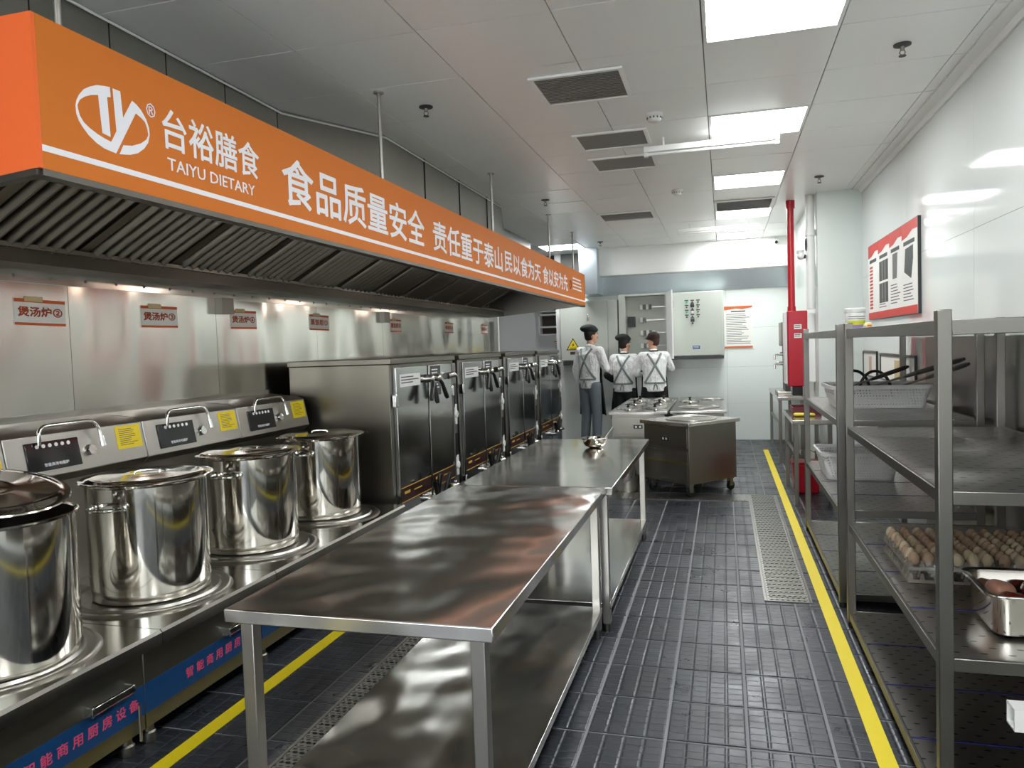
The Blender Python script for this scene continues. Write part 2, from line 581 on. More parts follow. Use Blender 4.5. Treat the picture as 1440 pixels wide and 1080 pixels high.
# ---- left stainless wall: sheets side by side
wall_left = box('wall_left', (XL - .1, XL - .004, -3.2, 10.35, 0, CZ), 'steel_dark')
tag(wall_left, 'stainless sheet wall behind the cooking line', None, None, 'structure')
sy = [-3.2, -1.8, -.6, .55, 1.7, 3.0, 4.12, 5.35, 6.55, 7.8, 9.0, 10.35]
for a, b in zip(sy, sy[1:]):
    box('steel_sheet', (XL - .004, XL, a + .0015, b - .0015, .1, 1.98), 'steel_wall', wall_left)
box('steel_end_trim', (XL - .1, XL + .012, 10.33, 10.37, 0, 1.98), 'white_paint', wall_left)
# riveted strip under the hood gutter and along the stove consoles
st = MB().box(XL, XL + .012, 1.3, 10.3, 1.898, 1.955).build('rivet_strip', 'steel_x', wall_left)
rv = MB()
for k in range(44):
    rv.sphere((XL + .013, 1.5 + k * .2, 1.926), (.004, .008, .008), 8, 5)
rv.build('rivets', 'steel_dark', st)
st = MB().box(XL, XL + .012, 1.3, 4.68, 1.255, 1.285).build('rivet_strip', 'steel_x', wall_left)

# ---- boxed steel bulkhead above the hood
bh = MB()
poly = [(-3.1, -3.2), (-2.48, -3.2), (-2.55, 4.08), (-2.2, 4.8), (-2.2, 7.6), (-2.58, 9.0), (-2.58, 10.35), (-3.1, 10.35)]
bh.prism(poly, lambda a, b, d: (a, b, d), 2.40, CZ)
wb = bh.build('wall_bulkhead', 'steel_duct')
tag(wb, 'dull grey sheet steel bulkhead above the orange hood', None, None, 'structure')
sm = MB()
for y in (1.9, 2.35, 2.75, 3.1, 3.55, 4.05):
    sm.box(-2.6, -2.478 - .0096 * (y + 3.2), y, y + .006, 2.4, CZ)
for y in (5.5, 6.3, 7.1):
    sm.box(-2.21, -2.192, y, y + .006, 2.4, CZ)
sm.build('sheet_seam', 'black_matte', wb)
eb = MB()
eb.tube([(-2.47, 0, CZ - .02), (-2.54, 4.09, CZ - .02), (-2.19, 4.8, CZ - .02), (-2.19, 7.6, CZ - .02), (-2.57, 9.0, CZ - .02)], .006, 6)
eb.build('edge_strip', 'white_paint', wb)

# ================================================================== CEILING FITTINGS
M['vent_grey'] = mat('grey vent backing', '8c8984', .6)
M['vent_slat'] = mat('grey vent slat', 'd2cfca', .5)

def ceiling_light(i, j, label):
    x = cx0 + PX * (i + .5); y = cy0 + PY * (j + .5)
    t = thing('ceiling_light', label, 'ceiling light', (x, y, CZ), 0, 'square light panels in the ceiling')
    f = MB()
    a, b = PX / 2 - .004, PY / 2 - .004
    for d in ((-a, a, -b, -b + .018), (-a, a, b - .018, b), (-a, -a + .018, -b + .018, b - .018), (a - .018, a, -b + .018, b - .018)):
        f.box(d[0], d[1], d[2], d[3], -.004, .02)
    f.build('frame', 'white_paint', t)
    box('diffuser', (-a + .018, a - .018, -b + .018, b - .018, .002, .008), 'light', t)
    return t
LN = 'square white light panel in the ceiling row above the aisle'
for j in (-7, -4, -1, 2, 5, 8, 11):
    ceiling_light(0, j, {-1: 'square light panel above the first work table, level with the largest dark grille',
                         2: 'square light panel just before the hanging tube lamp over the aisle',
                         5: 'square light panel between the tube lamp and the slatted vent',
                         8: 'square light panel directly behind the slatted vent in the same ceiling row',
                         11: 'square light panel nearest the rear wall soffit in the aisle row'}.get(j, LN))
ceiling_light(-4, 11, 'square light panel behind the hood end near the galvanised duct')

def vent(x0, x1, y0, y1, label, mtl, slats, name='ceiling_vent', grp='grilles in the ceiling'):
    t = thing(name, label, 'vent', ((x0 + x1) / 2, (y0 + y1) / 2, CZ), 0, grp)
    a, b = (x1 - x0) / 2, (y1 - y0) / 2
    f = MB()
    for d in ((-a, a, -b, -b + .025), (-a, a, b - .025, b), (-a, -a + .025, -b + .025, b - .025), (a - .025, a, -b + .025, b - .025)):
        f.box(d[0], d[1], d[2], d[3], -.014, -.002)
    f.build('frame', 'white_paint', t)
    box('backing', (-a + .025, a - .025, -b + .025, b - .025, -.005, -.003), mtl, t)
    n = abs(slats)
    if n:
        me = MB().frust([(-a + .025, -.009, -.012), (a - .025, -.009, -.012), (a - .025, -.006, -.012), (-a + .025, -.006, -.012)],
                        [(-a + .025, 0, -.005), (a - .025, 0, -.005), (a - .025, .004, -.005), (-a + .025, .004, -.005)]).mesh('slat')
        for k in range(n):
            o = obj('slat', me, 'vent_slat' if slats < 0 else 'white_paint', t)
            o.location.y = -b + .03 + (2 * b - .06) * (k + .5) / n
    return t
vent(-1.01, -.49, 4.10, 4.60, 'largest dark grey louvred grille, before the smoke detector', 'vent_grey', -18)
vent(-1.00, -.48, 5.30, 5.75, 'dark grey mesh grille between the louvred grille and the tube lamp', 'mesh_vent', 0)
vent(-1.01, -.49, 6.02, 6.48, 'dark grey mesh grille behind the end of the tube lamp', 'mesh_vent', 0)
vent(-1.35, -.73, 8.56, 9.07, 'slatted vent with diagonal dark gaps above the steam cabinets', 'black_plastic', 15)
vent(-.065, .545, 8.37, 8.98, 'slatted vent in the aisle light row touching a light panel', 'black_plastic', 15)

def sprinkler(x, y, label):
    t = thing('sprinkler', label, 'sprinkler', (x, y, CZ), 0, 'fire sprinklers in the ceiling')
    MB().lathe([(0, 0), (.042, 0), (.042, -.006), (.018, -.012), (0, -.012)], n=20).build('flange', 'dark_grey', t)
    b = MB().cyl((0, 0, -.01), (0, 0, -.03), .012, .010, 12)
    for s in (-1, 1):
        b.tube([(s * .008, 0, -.028), (s * .014, 0, -.042), (s * .004, 0, -.058)], .003, 6)
    b.build('head', 'steel_dark', t)
    MB().cyl((0, 0, -.056), (0, 0, -.06), .018, .018, 12).build('deflector', 'dark_grey', t)
sprinkler(-1.71, 4.35, 'dark sprinkler head beside the hanger rod of the orange hood')
sprinkler(.908, 4.33, 'dark sprinkler head in the panel row along the glossy wall above the near rack')
sprinkler(.877, 7.53, 'dark sprinkler head close to the white wall corner')
sprinkler(-1.70, 7.50, 'dark sprinkler head above the far part of the orange hood')
sprinkler(-1.675, 10.86, 'small sprinkler head in front of the galvanised duct')

def smoke_detector(x, y, label):
    t = thing('smoke_detector', label, 'smoke detector', (x, y, CZ), 0, 'smoke detectors')
    MB().lathe([(0, 0), (.055, 0), (.055, -.015), (.05, -.02), (0, -.02)], n=28).build('base', 'plastic_white', t)
    MB().lathe([(.045, -.018), (.046, -.035), (.036, -.05), (.02, -.056), (0, -.056)], n=28).build('dome', 'plastic_white', t)
    g = MB()
    for k in range(12):
        a = 2 * pi * k / 12
        g.cyl((.0455 * cos(a), .0455 * sin(a), -.024), (.0455 * cos(a), .0455 * sin(a), -.034), .005, .005, 6)
    g.build('slots', 'dark_grey', t)
smoke_detector(-.402, 5.03, 'white round smoke detector between dark grilles and light panels')
smoke_detector(-.406, 7.58, 'white round smoke detector before the slatted vents')

def tube_lamp(x0, x1, y, label):
    t = thing('tube_lamp', label, 'tube lamp', ((x0 + x1) / 2, y, CZ), 0, 'slim tube lamps')
    L = (x1 - x0) / 2
    MB().frust([(-L, -.028, -.10), (L, -.028, -.10), (L, .028, -.10), (-L, .028, -.10)],
               [(-L, -.016, -.055), (L, -.016, -.055), (L, .016, -.055), (-L, .016, -.055)]).build('housing', 'white_paint', t, .004)
    MB().cyl((-L + .03, 0, -.112), (L - .03, 0, -.112), .013, .013, 14).build('glass_tube', 'plastic_white', t)
    for s in (-1, 1):
        MB().box(s * (L - .015) - .015, s * (L - .015) + .015, -.02, .02, -.13, -.09).build('end_socket', 'plastic_white', t, .003)
    for s in (-1, 1):
        MB().cyl((s * L * .7, 0, -.055), (s * L * .7, 0, 0), .008, .008, 8).build('hanger', 'white_paint', t)
tube_lamp(-.53, .40, 5.62, 'slim white tube lamp hanging between two mesh grilles and light panels')
tube_lamp(-.53, .45, 9.80, 'slim dark-bodied tube lamp hanging near the rear wall soffit')

def cctv(x, y, z, label, rz=0):
    t = thing('security_camera', label, 'security camera', (x, y, z), rz)
    MB().cyl((0, 0, 0), (0, 0, -.03), .04, .035, 18).build('mount', 'plastic_white', t)
    MB().sphere((0, -.01, -.055), (.042, .042, .042), 18, 12).build('dome', 'plastic_white', t)
    MB().cyl((0, -.035, -.062), (0, -.056, -.07), .024, .02, 14).build('lens', 'black_plastic', t)
cctv(.76, 11.6, CZ - .02, 'white dome camera with black lens under the ceiling by the soffit')
cctv(.785, 8.42, 2.43, 'white camera fixed on the wall beside the red pipe', rad(70))

# ================================================================== RANGE HOOD
HX, HY0, HY1, HZ0, HZ1 = -1.75, 1.64, 9.92, 2.045, 2.455
hood = thing('range_hood', 'long orange faced exhaust hood with white Chinese slogan over the stoves', 'range hood', ((HX + XL) / 2, (HY0 + HY1) / 2, HZ0))
hood_o = Vector(hood.location)
M['lip_steel'] = steel('dark hood lip steel', '5d5a54', .35, .5, (3, 3, 3), .0)
class HMB(MB):
    def __init__(s):
        super().__init__()
        s.T = Matrix.Translation(-hood_o)
# top plate and back
b = HMB()
b.box(XL, HX - .01, HY0 + .01, HY1 - .01, HZ1 - .02, HZ1)
b.box(XL, XL + .02, HY0 + .01, HY1 - .01, 1.96, HZ1)
b.build('shell', 'steel_dark', hood)
HMB().box(HX - .015, HX, HY0, HY1, HZ0, HZ1).build('fascia', 'orange', hood)
# inner lip below the fascia
HMB().box(HX - .05, HX - .001, HY0, HY1, HZ0 - .018, HZ0 + .01).build('lip', 'lip_steel', hood)
fas = [o for o in hood.children if o.name.startswith('fascia')][0]
# end panels (near one orange, far one steel), lower towards the wall
for nm, y0, y1, mt in (('end_panel', HY0 - .012, HY0, 'orange_end'), ('end_panel', HY1 - .012, HY1, 'steel_dark')):
    e = HMB()
    e.prism([(HX, HZ0), (HX, HZ1), (XL, HZ1), (XL, 1.94)], lambda a, b_, d: (a, d, b_), y0, y1)
    e.build(nm, mt, hood)
HMB().prism([(HX - .01, HZ0 - .018), (HX - .01, HZ0), (XL, 1.94), (XL, 1.92)], lambda a, b_, d: (a, d, b_), HY0 - .012, HY0 + .02).build('end_lip', 'lip_steel', hood)
# gutter along the wall
HMB().prism([(-2.88, 1.955), (-2.88, 2.03), (-2.90, 2.03), (-2.90, 1.975), (-3.09, 1.975), (-3.09, 1.955)], lambda a, b_, d: (a, d, b_), HY0, HY1).build('grease_gutter', 'lip_steel', hood)
HMB().prism([(-2.86, 2.015), (-2.86, 2.035), (-2.9, 2.035), (-2.9, 2.015)], lambda a, b_, d: (a, d, b_), HY0, HY1).build('gutter_edge', 'steel_dark', hood)
# baffle filters: sloped up from the gutter; backing plate + separate baffles
p0, p1 = Vector((-2.91, 0, 2.02)), Vector((-2.12, 0, 2.44))
HMB().add([(p0.x - .03, HY0 + .02, p0.z + .05), (p1.x - .03, HY0 + .02, p1.z + .03), (p1.x - .03, HY1 - .6, p1.z + .03), (p0.x - .03, HY1 - .6, p0.z + .05)], [(0, 1, 2, 3)]).build('filter_back', 'black_matte', hood)
d = (p1 - p0).normalized(); nrm = Vector((d.z, 0, -d.x))
if nrm.z > 0: nrm = -nrm
bm_ = MB()
w = .021
prof = [(-w, -.02), (-w, .004), (-w * .25, .024), (w * .6, .018), (w, -.004), (w, -.02)]
vs = []
for pp in (p0 + d * .015, p1):
    for a, h in prof:
        vs.append(pp + Vector((0, a, 0)) + nrm * h)
n5 = len(prof)
bm_.add(vs, [(i, i + 1, n5 + i + 1, n5 + i) for i in range(n5 - 1)] + [list(range(n5)), list(range(n5, 2 * n5))[::-1]])
bm_.v = [v - hood_o + Vector((0, hood_o.y, 0)) for v in bm_.v]
baffle = bm_.mesh('baffle')
M['steel_baffle'] = steel('grey filter baffle steel', '9a958b', .28, .42, (3, 20, 3), .0)
baffle.materials.append(M['steel_baffle'])
fy = HY0 + .06
nb = 0
while fy + .6 < HY1 - .55:
    nn = 7
    for k in range(nn):
        o = bpy.data.objects.new('baffle', baffle)
        COL.objects.link(o)
        o.parent = hood
        o.location = (0, fy + .045 + k * .074 - hood_o.y, 0)
        nb += 1
    ye = fy + .045 + nn * .074
    q0, q1 = p0 + nrm * .004, p1 + nrm * .004
    fr = HMB().frust([q0 + Vector((0, ye - .012, 0)), q1 + Vector((0, ye - .012, 0)), q1 + Vector((0, ye + .045, 0)), q0 + Vector((0, ye + .045, 0))],
             [v + Vector((0, 0, .02)) for v in (q0 + Vector((0, ye - .012, 0)), q1 + Vector((0, ye - .012, 0)), q1 + Vector((0, ye + .045, 0)), q0 + Vector((0, ye + .045, 0)))])
    fr.build('filter_divider', 'steel_baffle', hood)
    fy = ye + .04
# hanger rods
for y in (1.83, 4.02, 6.18, 8.35, 9.75):
    r = HMB().cyl((-1.866, y, HZ1 - .03), (-1.866, y, CZ + .01), .011, .011, 10)
    r.cyl((-1.866, y, CZ - .006), (-1.866, y, CZ + .001), .03, .03, 14)
    r.build('hanger_rod', 'steel', hood)
# lamps fixed inside the hood behind the fascia
M['hood_lamp'] = mat('hood lamp glass', 'ffffff', .4, emit=(1, .94, .84, 1), es=LIGHT_POWER * .6)
for y in (2.7, 4.9, 7.1, 9.3):
    c = HMB().box(HX - .085, HX - .05, y - .18, y + .18, 2.12, 2.155).build('lamp_holder', 'steel_dark', hood)
    HMB().cyl((HX - .075, y - .16, 2.10), (HX - .075, y + .16, 2.10), .02, .02, 12).build('lamp_glass', 'hood_lamp', c)
# printing on the fascia
HMB().box(HX, HX + .001, HY0, HY1, HZ0 + .047, HZ0 + .064).build('white_stripe', 'white_print', fas)
def fl(s, y0, y1, z0, z1, bold, m='white_print', nm='lettering'):
    return lettering(s, m, Vector((HX + .0005, y0, z0)) - hood_o, (0, 1, 0), (0, 0, 1), y1 - y0, z1 - z0, fas, nm, bold)
fl('台裕膳食', 2.105, 2.635, 2.215, 2.345, .012)
fl('TAIYU DIETARY', 2.12, 2.60, 2.145, 2.185, .004)
fl('食品质量安全', 2.80, 4.34, 2.155, 2.355, .016)
fl('责任重于泰山', 4.49, 6.03, 2.155, 2.345, .016)
fl('民以食为天', 6.11, 7.40, 2.165, 2.345, .016)
fl('食以安为先', 7.50, 8.76, 2.165, 2.345, .016)
fl('®', 2.035, 2.075, 2.295, 2.34, .0)
LA = [(1.889, 2.338), (1.869, 2.335), (1.839, 2.328), (1.814, 2.316), (1.791, 2.301), (1.773, 2.28), (1.763, 2.262), (1.759, 2.246), (1.76, 2.224), (1.767, 2.207), (1.78, 2.191), (1.799, 2.174), (1.827, 2.158), (1.855, 2.149), (1.899, 2.145), (1.989, 2.29), (2.011, 2.282), (2.027, 2.273), (2.035, 2.256), (2.039, 2.236), (2.044, 2.237), (2.043, 2.258), (2.032, 2.283), (2.013, 2.305), (1.993, 2.318), (1.976, 2.324), (1.935, 2.26), (1.929, 2.338), (1.9, 2.338), (1.906, 2.213), (1.883, 2.175), (1.857, 2.179), (1.829, 2.186), (1.804, 2.195), (1.784, 2.206), (1.771, 2.222), (1.766, 2.24), (1.765, 2.25), (1.775, 2.267), (1.793, 2.281), (1.815, 2.292), (1.843, 2.301), (1.851, 2.193), (1.881, 2.189), (1.876, 2.305), (1.89, 2.309)]
LB = [(2.044, 2.237), (2.035, 2.21), (2.016, 2.187), (1.989, 2.167), (1.956, 2.154), (1.913, 2.146), (1.93, 2.177), (1.966, 2.184), (2.005, 2.201), (2.029, 2.219), (2.039, 2.236)]
lg = HMB()
for pl in (LA, LB):
    lg.prism(pl, lambda a, b_, d_: (HX + d_, a, b_), .0002, .0014)
lg.build('logo', 'white_print', fas)
sp = HMB()
text_lines(sp, (HX + .0002, 9.08, 2.19), (0, 1, 0), (0, 0, 1), .62, .17, 4, 0, .4, 5)
sp.build('small_print', 'white_print', fas)
k = HMB().tube([(HX + .001, 8.93 + .045 * cos(a * pi / 8), 2.255 + .05 * sin(a * pi / 8)) for a in range(17)], .006, 5)
k.build('round_mark', 'dark_grey', fas)

# ================================================================== SIGNS ON THE STEEL WALL
def wall_sign(y0, y1, z0, z1, text, label, tilt=0.0):
    t = thing('wall_sign', label, 'sign', (XL, (y0 + y1) / 2, z0), 0, 'paper signs taped on the steel wall')
    a, h = (y1 - y0) / 2, z1 - z0
    box('sheet', (.001, .003, -a, a, 0, h), 'paper', t)
    bo = MB()
    bo.box(.003, .0036, -a, a, h - .016, h); bo.box(.003, .0036, -a, a, 0, .012)
    bo.build('border', 'orange_print', t)
    lettering(text, 'brown_print', (.003, -a * .86, h * .34), (0, 1, 0), (0, 0, 1), a * 1.72, h * .36, t, 'lettering', .035)
    box('tape', (.0036, .0042, -a * .6, a * .1, h - .012, h + .012), 'tape', t)
    t.rotation_euler.x = tilt
    return t
for k, (y0, y1, txt, lab) in enumerate((
        (2.698, 2.975, '煲汤炉②', 'wrinkled paper sign with wide tape above the stoves, beside the pot with the tilted lid'),
        (3.476, 3.765, '煲汤炉③', 'paper soup stove sign between the wrinkled taped sign and the steel bracket'),
        (4.263, 4.548, '煲汤炉④', 'paper soup stove sign directly beside the steel bracket, before the steam cabinets'),
        (5.238, 5.540, '蒸饭柜①', 'paper sign above the steam cabinet that stands next to the stoves'),
        (6.720, 6.982, '蒸饭柜②', 'paper sign just behind the bracket over the steam cabinets'),
        (8.209, 8.490, '蒸饭柜③', 'small paper sign over the last but one steam cabinet'),
        (9.564, 9.840, '蒸饭柜④', 'small paper sign at the end of the steel wall'))):
    wall_sign(y0, y1, 1.70 + .004 * k, 1.822 + .004 * k, txt, lab, rad((-.8, .5, .6, -.5, .3, 0, 0)[k]))
for y in (4.12, 6.5):
    o = box('wall_bracket', (XL, XL + .05, y, y + .12, 1.80, 1.90), 'steel_dark')
    tag(o, 'small steel bracket under the hood gutter ' + ('between the stove signs' if y < 5 else 'between the steam cabinet signs'), 'bracket')

# ================================================================== SOUP STOVES
SW = .766
def make_stove(label):
    # origin: floor, front body plane at x = 0 (local +x towards the aisle), centred in y
    t = thing('soup_stove', label, 'stove', (0, 0, 0), 0, 'low soup stoves along the steel wall')
    h = SW / 2 - .002
    box('body', (-.85, 0, -h, h, .085, .43), 'steel_dark', t, .003)
    tp = MB()
    tp.prism([(-.86, .425), (.085, .425), (.10, .432), (.10, .475), (.09, .486), (-.86, .486)], lambda a, b_, d: (a, d, b_), -h, h)
    tp.build('top', 'steel_x', t)
    MB().lathe([(.345, .486), (.335, .4955), (.315, .498), (.305, .492), (.292, .492), (.285, .502), (.0, .502)], (-.285, 0, 0), 64).build('burner_ring', 'steel', t)
    # splash back and console
    box('back_plate', (-.86, -.80, -h, h, .486, 1.02), 'steel', t)
    c = MB()
    c.prism([(-.90, 1.0), (-.64, 1.0), (-.60, 1.035), (-.635, 1.215), (-.68, 1.235), (-.90, 1.255)], lambda a, b_, d: (a, d, b_), -h, h)
    con = c.build('console', 'steel', t, .004)
    # console front runs from (-.60, 1.035) to (-.635, 1.215)
    sl = Vector((-.035, 0, .18)).normalized()
    def cp(y, z, off):
        x = -.60 - .035 * (z - 1.035) / .18
        return Vector((x, y, z)) + Vector((sl.z, 0, -sl.x)) * off
    def plate(y0, y1, z0, z1, o0, o1, name, m, par=con, bev=0):
        q = MB()
        q.frust([cp(y0, z0, o0), cp(y1, z0, o0), cp(y1, z1, o0), cp(y0, z1, o0)], [cp(y0, z0, o1), cp(y1, z0, o1), cp(y1, z1, o1), cp(y0, z1, o1)])
        return q.build(name, m, par, bev)
    pn = plate(-.29, -.02, 1.062, 1.185, 0, .006, 'control_panel', 'panel_black', con, .002)
    bt = MB()
    for k in range(6):
        bt.cyl(cp(-.235 + k * .032, 1.166, .006), cp(-.235 + k * .032, 1.166, .0085), .0085, .0085, 14)
    bt.build('buttons', 'plastic_white', con)
    lettering('智能商用电磁炉', 'white_print', cp(-.215, 1.078, .0062), (0, 1, 0), sl, .125, .015, con, 'lettering', .01, .0004)
    lb = plate(.203, .362, 1.095, 1.205, 0, .0012, 'warning_label', 'yellow_label')
    tl = MB()
    text_lines(tl, cp(.222, 1.108, .0012), (0, 1, 0), sl, .12, .085, 9, 0, .3, 3, .0006)
    tl.build('label_print', 'grey_print', con)
    # water tap: boss and swing spout
    MB().cyl(cp(.035, 1.118, 0), cp(.035, 1.118, .022), .027, .022, 20).build('tap_boss', 'chrome', con)
    f = MB()
    pts = [cp(-.235, 1.17, .02)]
    for k in range(7):
        a = pi / 2 * k / 6
        pts.append(cp(-.235 + .045 * (1 - cos(a)), 1.205 + .042 * sin(a), .03))
    for k in range(7):
        a = pi / 2 * k / 6
        pts.append(cp(.025 + .055 * sin(a), 1.192 + .055 * cos(a), .035))
    pts.append(cp(.082, 1.165, .036))
    f.tube(pts, .0085, 10)
    f.cyl(cp(.082, 1.17, .036), cp(.084, 1.125, .037), .011, .013, 12)
    f.build('spout', 'chrome', con)
    # front: blue stripe with lettering, handle, feet
    st = box('blue_stripe', (0, .0012, -h, h, .145, .262), 'blue', t)
    lettering('智 能 商 用 厨 房 设 备', 'pink_print', (.0013, -.15, .182), (0, 1, 0), (0, 0, 1), .50, .043, st, 'lettering', .015, .0006)
    hd = MB()
    hd.prism([(.0, .268), (.03, .268), (.038, .276), (.038, .30), (.03, .305), (.03, .28), (0, .28)], lambda a, b_, d: (a, d, b_), .10, .30)
    for y in (.10, .292):
        hd.box(0, .036, y, y + .008, .268, .303)
    hd.build('drawer_handle', 'chrome', t, .001)
    for (x, y) in ((-.05, -h + .06), (-.05, h - .05), (-.78, -h + .06), (-.78, h - .05)):
        q = MB().cyl((x, y, .03), (x, y, .10), .022, .022, 14)
        q.lathe([(0, 0), (.026, 0), (.03, .008), (.03, .04), (.024, .046), (0, .046)], (x, y, 0), 16)
        q.build('foot', 'steel_dark', t)
    q = MB().cyl((.012, h - .04, .06), (.012, h - .04, .20), .006, .006, 8)
    q.build('drain_pipe', 'steel', t)
    return t
SYC = [1.985, 2.752, 3.519, 4.286]
SL = ['low stainless soup stove carrying the pot with the lid pushed aside',
      'low stainless soup stove between the pot with the tilted lid and the middle closed pot',
      'low stainless soup stove with the middle one of the closed pots',
      'low stainless soup stove beside the tall steam cabinet']
stove = make_stove(SL[0])
for k, y in enumerate(SYC):
    s = stove if k == 0 else dup(stove, label=SL[k])
    s.location = (-2.195, y, 0)
s = dup(stove, label='low stainless soup stove before the one whose pot lid is pushed aside')
s.location = (-2.195, SYC[0] - .767, 0)

# ================================================================== STOCK POTS AND LIDS
def make_pot(label, grp='tall stock pots'):
    t = thing('stock_pot', label, 'pot', (0, 0, 0), 0, grp)
    r, h = .245, .50
    MB().lathe([(0, .004), (r - .012, .0), (r - .003, .006), (r, .018), (r, h - .012), (r + .010, h - .006), (r + .012, h), (r + .006, h + .002), (r - .004, h - .004), (r - .006, .012), (0, .010)], n=72).build('body', 'steel_pot', t)
    for s in (1, -1):
        hn = MB()
        pts = [(-.07, s * (r - .004), h - .085)]
        for k in range(9):
            a = pi * k / 8
            pts.append((-.07 * cos(a), s * (r + .012 + .055 * sin(a) ** .6), h - .085))
        pts.append((.07, s * (r - .004), h - .085))
        hn.tube(pts, .008, 8)
        for x in (-.07, .07):
            hn.sphere((x, s * r, h - .085), (.02, .008, .018), 10, 6)
        hn.build('handle', 'chrome', t)
    return t
def make_lid(label):
    t = thing('pot_lid', label, 'lid', (0, 0, 0), 0, 'stock pot lids')
    r = .272
    MB().lathe([(r, 0), (r + .003, .004), (r, .008), (r - .02, .007), (r - .03, .014), (r - .06, .018), (.10, .02), (.085, .024), (.07, .02), (0, .02)], n=72).build('dome', 'steel_pot', t)
    k = MB().tube([(-.05, 0, .016), (-.05, 0, .024)] + [(-.05 * cos(pi * i / 8), 0, .024 + .008 * sin(pi * i / 8)) for i in range(1, 8)] + [(.05, 0, .024), (.05, 0, .016)], .005, 8)
    k.build('grip', 'chrome', t)
    return t
PL = ['tall polished stock pot left half open under a tilted lid', 'tall polished stock pot next to the half open pot',
      'tall polished stock pot in the middle between two closed pots', 'tall polished stock pot on the stove next to the steam cabinet']
LL = ['round steel lid tilted over the half open stock pot', 'flat round steel lid next to the tilted lid, closing its pot',
      'flat round steel lid on the pot between two closed pots', 'flat round steel lid closing the pot next to the steam cabinet']
PXc = [-2.425, -2.468, -2.488, -2.498]
pot, lid = make_pot(PL[0]), make_lid(LL[0])
for k, y in enumerate(SYC):
    p_ = pot if k == 0 else dup(pot, label=PL[k])
    l_ = lid if k == 0 else dup(lid, label=LL[k])
    p_.location = (PXc[k], y - .002, .503)
    p_.rotation_euler.z = rad((12, 4, 8, 2)[k])
    l_.location = (PXc[k] + .002, y, 1.005)
    l_.rotation_euler.z = rad((20, 35, 60, 15)[k])
# the lid of the open pot leans on its rim, pushed towards the wall
lid.location = (-2.575, 2.075, 1.062)
lid.rotation_euler = (rad(4), rad(12), rad(10))

# ================================================================== STEAM CABINETS
def make_steamer(label):
    # origin: floor centre, front towards +x at x = .40
    t = thing('steam_cabinet', label, 'steam cabinet', (0, 0, 0), 0, 'tall steam cabinets in a row')
    w = .635
    box('body', (-.40, .38, -w, w, .10, 1.435), 'steel_cab', t, .004)
    box('top_cap', (-.41, .40, -w - .006, w + .006, 1.435, 1.475), 'steel_cab', t, .004)
    for s in (-1, 1):
        y0, y1 = (-w + .05, -.015) if s < 0 else (.015, w - .12)
        d = MB().box(.38, .41, y0, y1, .17, 1.41).build('door', 'steel_door', t, .004)
        lbm = MB().box(.4105, .4118, y0 + .004, y1 - .004, .46, .56).build('label_strip', 'maroon', d)
        g = MB()
        g.box(.4118, .4124, y0 + .004, y1 - .004, .457, .463); g.box(.4118, .4124, y0 + .004, y1 - .004, .557, .563)
        g.build('gold_edge', 'gold', lbm)
        tl = MB()
        text_lines(tl, (.4119, y0 + .06, .50), (0, 1, 0), (0, 0, 1), .14, .024, 1, 0, .8, 4); text_lines(tl, (.4119, y0 + .23, .505), (0, 1, 0), (0, 0, 1), .16, .014, 1, 0, .6, 6)
        tl.build('label_print', 'gold', lbm)
        # hinges on the outer edge
        hy = y0 - .012 if s < 0 else y1 + .012
        for z in (.38, 1.18):
            hg = MB().box(.385, .42, hy - .02, hy + .02, z - .045, z + .045).build('hinge', 'chrome', t, .006)
    # stickers
    pl = MB().box(.4105, .4115, -.53, -.16, 1.27, 1.36).build('sticker', 'plastic_white', t)
    tl = MB(); text_lines(tl, (.4116, -.51, 1.285), (0, 1, 0), (0, 0, 1), .32, .06, 3, 0, .4, 8); tl.build('sticker_print', 'grey_print', t)
    pl = MB().box(.4105, .4115, .05, .26, 1.17, 1.40).build('notice_label', 'dark_grey', t)
    tl = MB(); text_lines(tl, (.4116, .07, 1.19), (0, 1, 0), (0, 0, 1), .16, .19, 8, 0, .35, 9); tl.build('notice_print', 'white_print', t)
    # control column between door and cabinet edge
    box('control_column', (.38, .412, w - .10, w - .02, .17, 1.41), 'steel_dark', t, .003)
    for z, m in ((1.14, 'black_plastic'), (.72, 'black_plastic')):
        box('meter', (.412, .418, w - .09, w - .03, z - .10, z + .10), m, t, .003)
    for z in (.98, .55):
        q = MB().cyl((.412, w - .06, z), (.43, w - .06, z), .035, .03, 18)
        q.box(.412, .42, w - .085, w - .035, z - .085, z + .085)
        q.build('valve_plate', 'plastic_white', t, .004)
    # latch wheels with three black arms, one high and one low
    for zc, sgn in ((1.31, -1), (.39, 1)):
        for yc in (-.06, .075):
            hb = MB().cyl((.41, yc, zc), (.47, yc, zc), .034, .028, 18)
            hb.sphere((.472, yc, zc), (.016, .026, .026), 12, 8)
            hub = hb.build('latch_hub', 'chrome', t)
            for a in ((-34, 4) if yc < 0 else (30,)):
                dy, dz = sin(rad(a)), sgn * cos(rad(a))
                q = MB().tube([(.465, yc, zc), (.485, yc + dy * .05, zc + dz * .05), (.495, yc + dy * .17, zc + dz * .17), (.50, yc + dy * .185, zc + dz * .19)], [.012, .016, .019, .014], 10)
                q.build('lever', 'black_plastic', hub)
        cl = MB().tube([(.42, .40, zc), (.45, .44, zc + .01), (.46, .50, zc - .005)], [.03, .026, .012], 10).build('clasp', 'chrome', t)
    for (x, y) in ((-.34, -w + .06), (-.34, w - .06), (.32, -w + .06), (.32, w - .06)):
        MB().cyl((x, y, 0), (x, y, .11), .022, .026, 12).build('foot', 'steel_dark', t)
    return t
CY = [5.40, 6.79, 8.22, 9.64]
CLb = ['stainless steam cabinet standing next to the soup stoves', 'stainless steam cabinet below the second numbered steam cabinet sign',
       'stainless steam cabinet below the third numbered steam cabinet sign', 'stainless steam cabinet at the end of the steel wall']
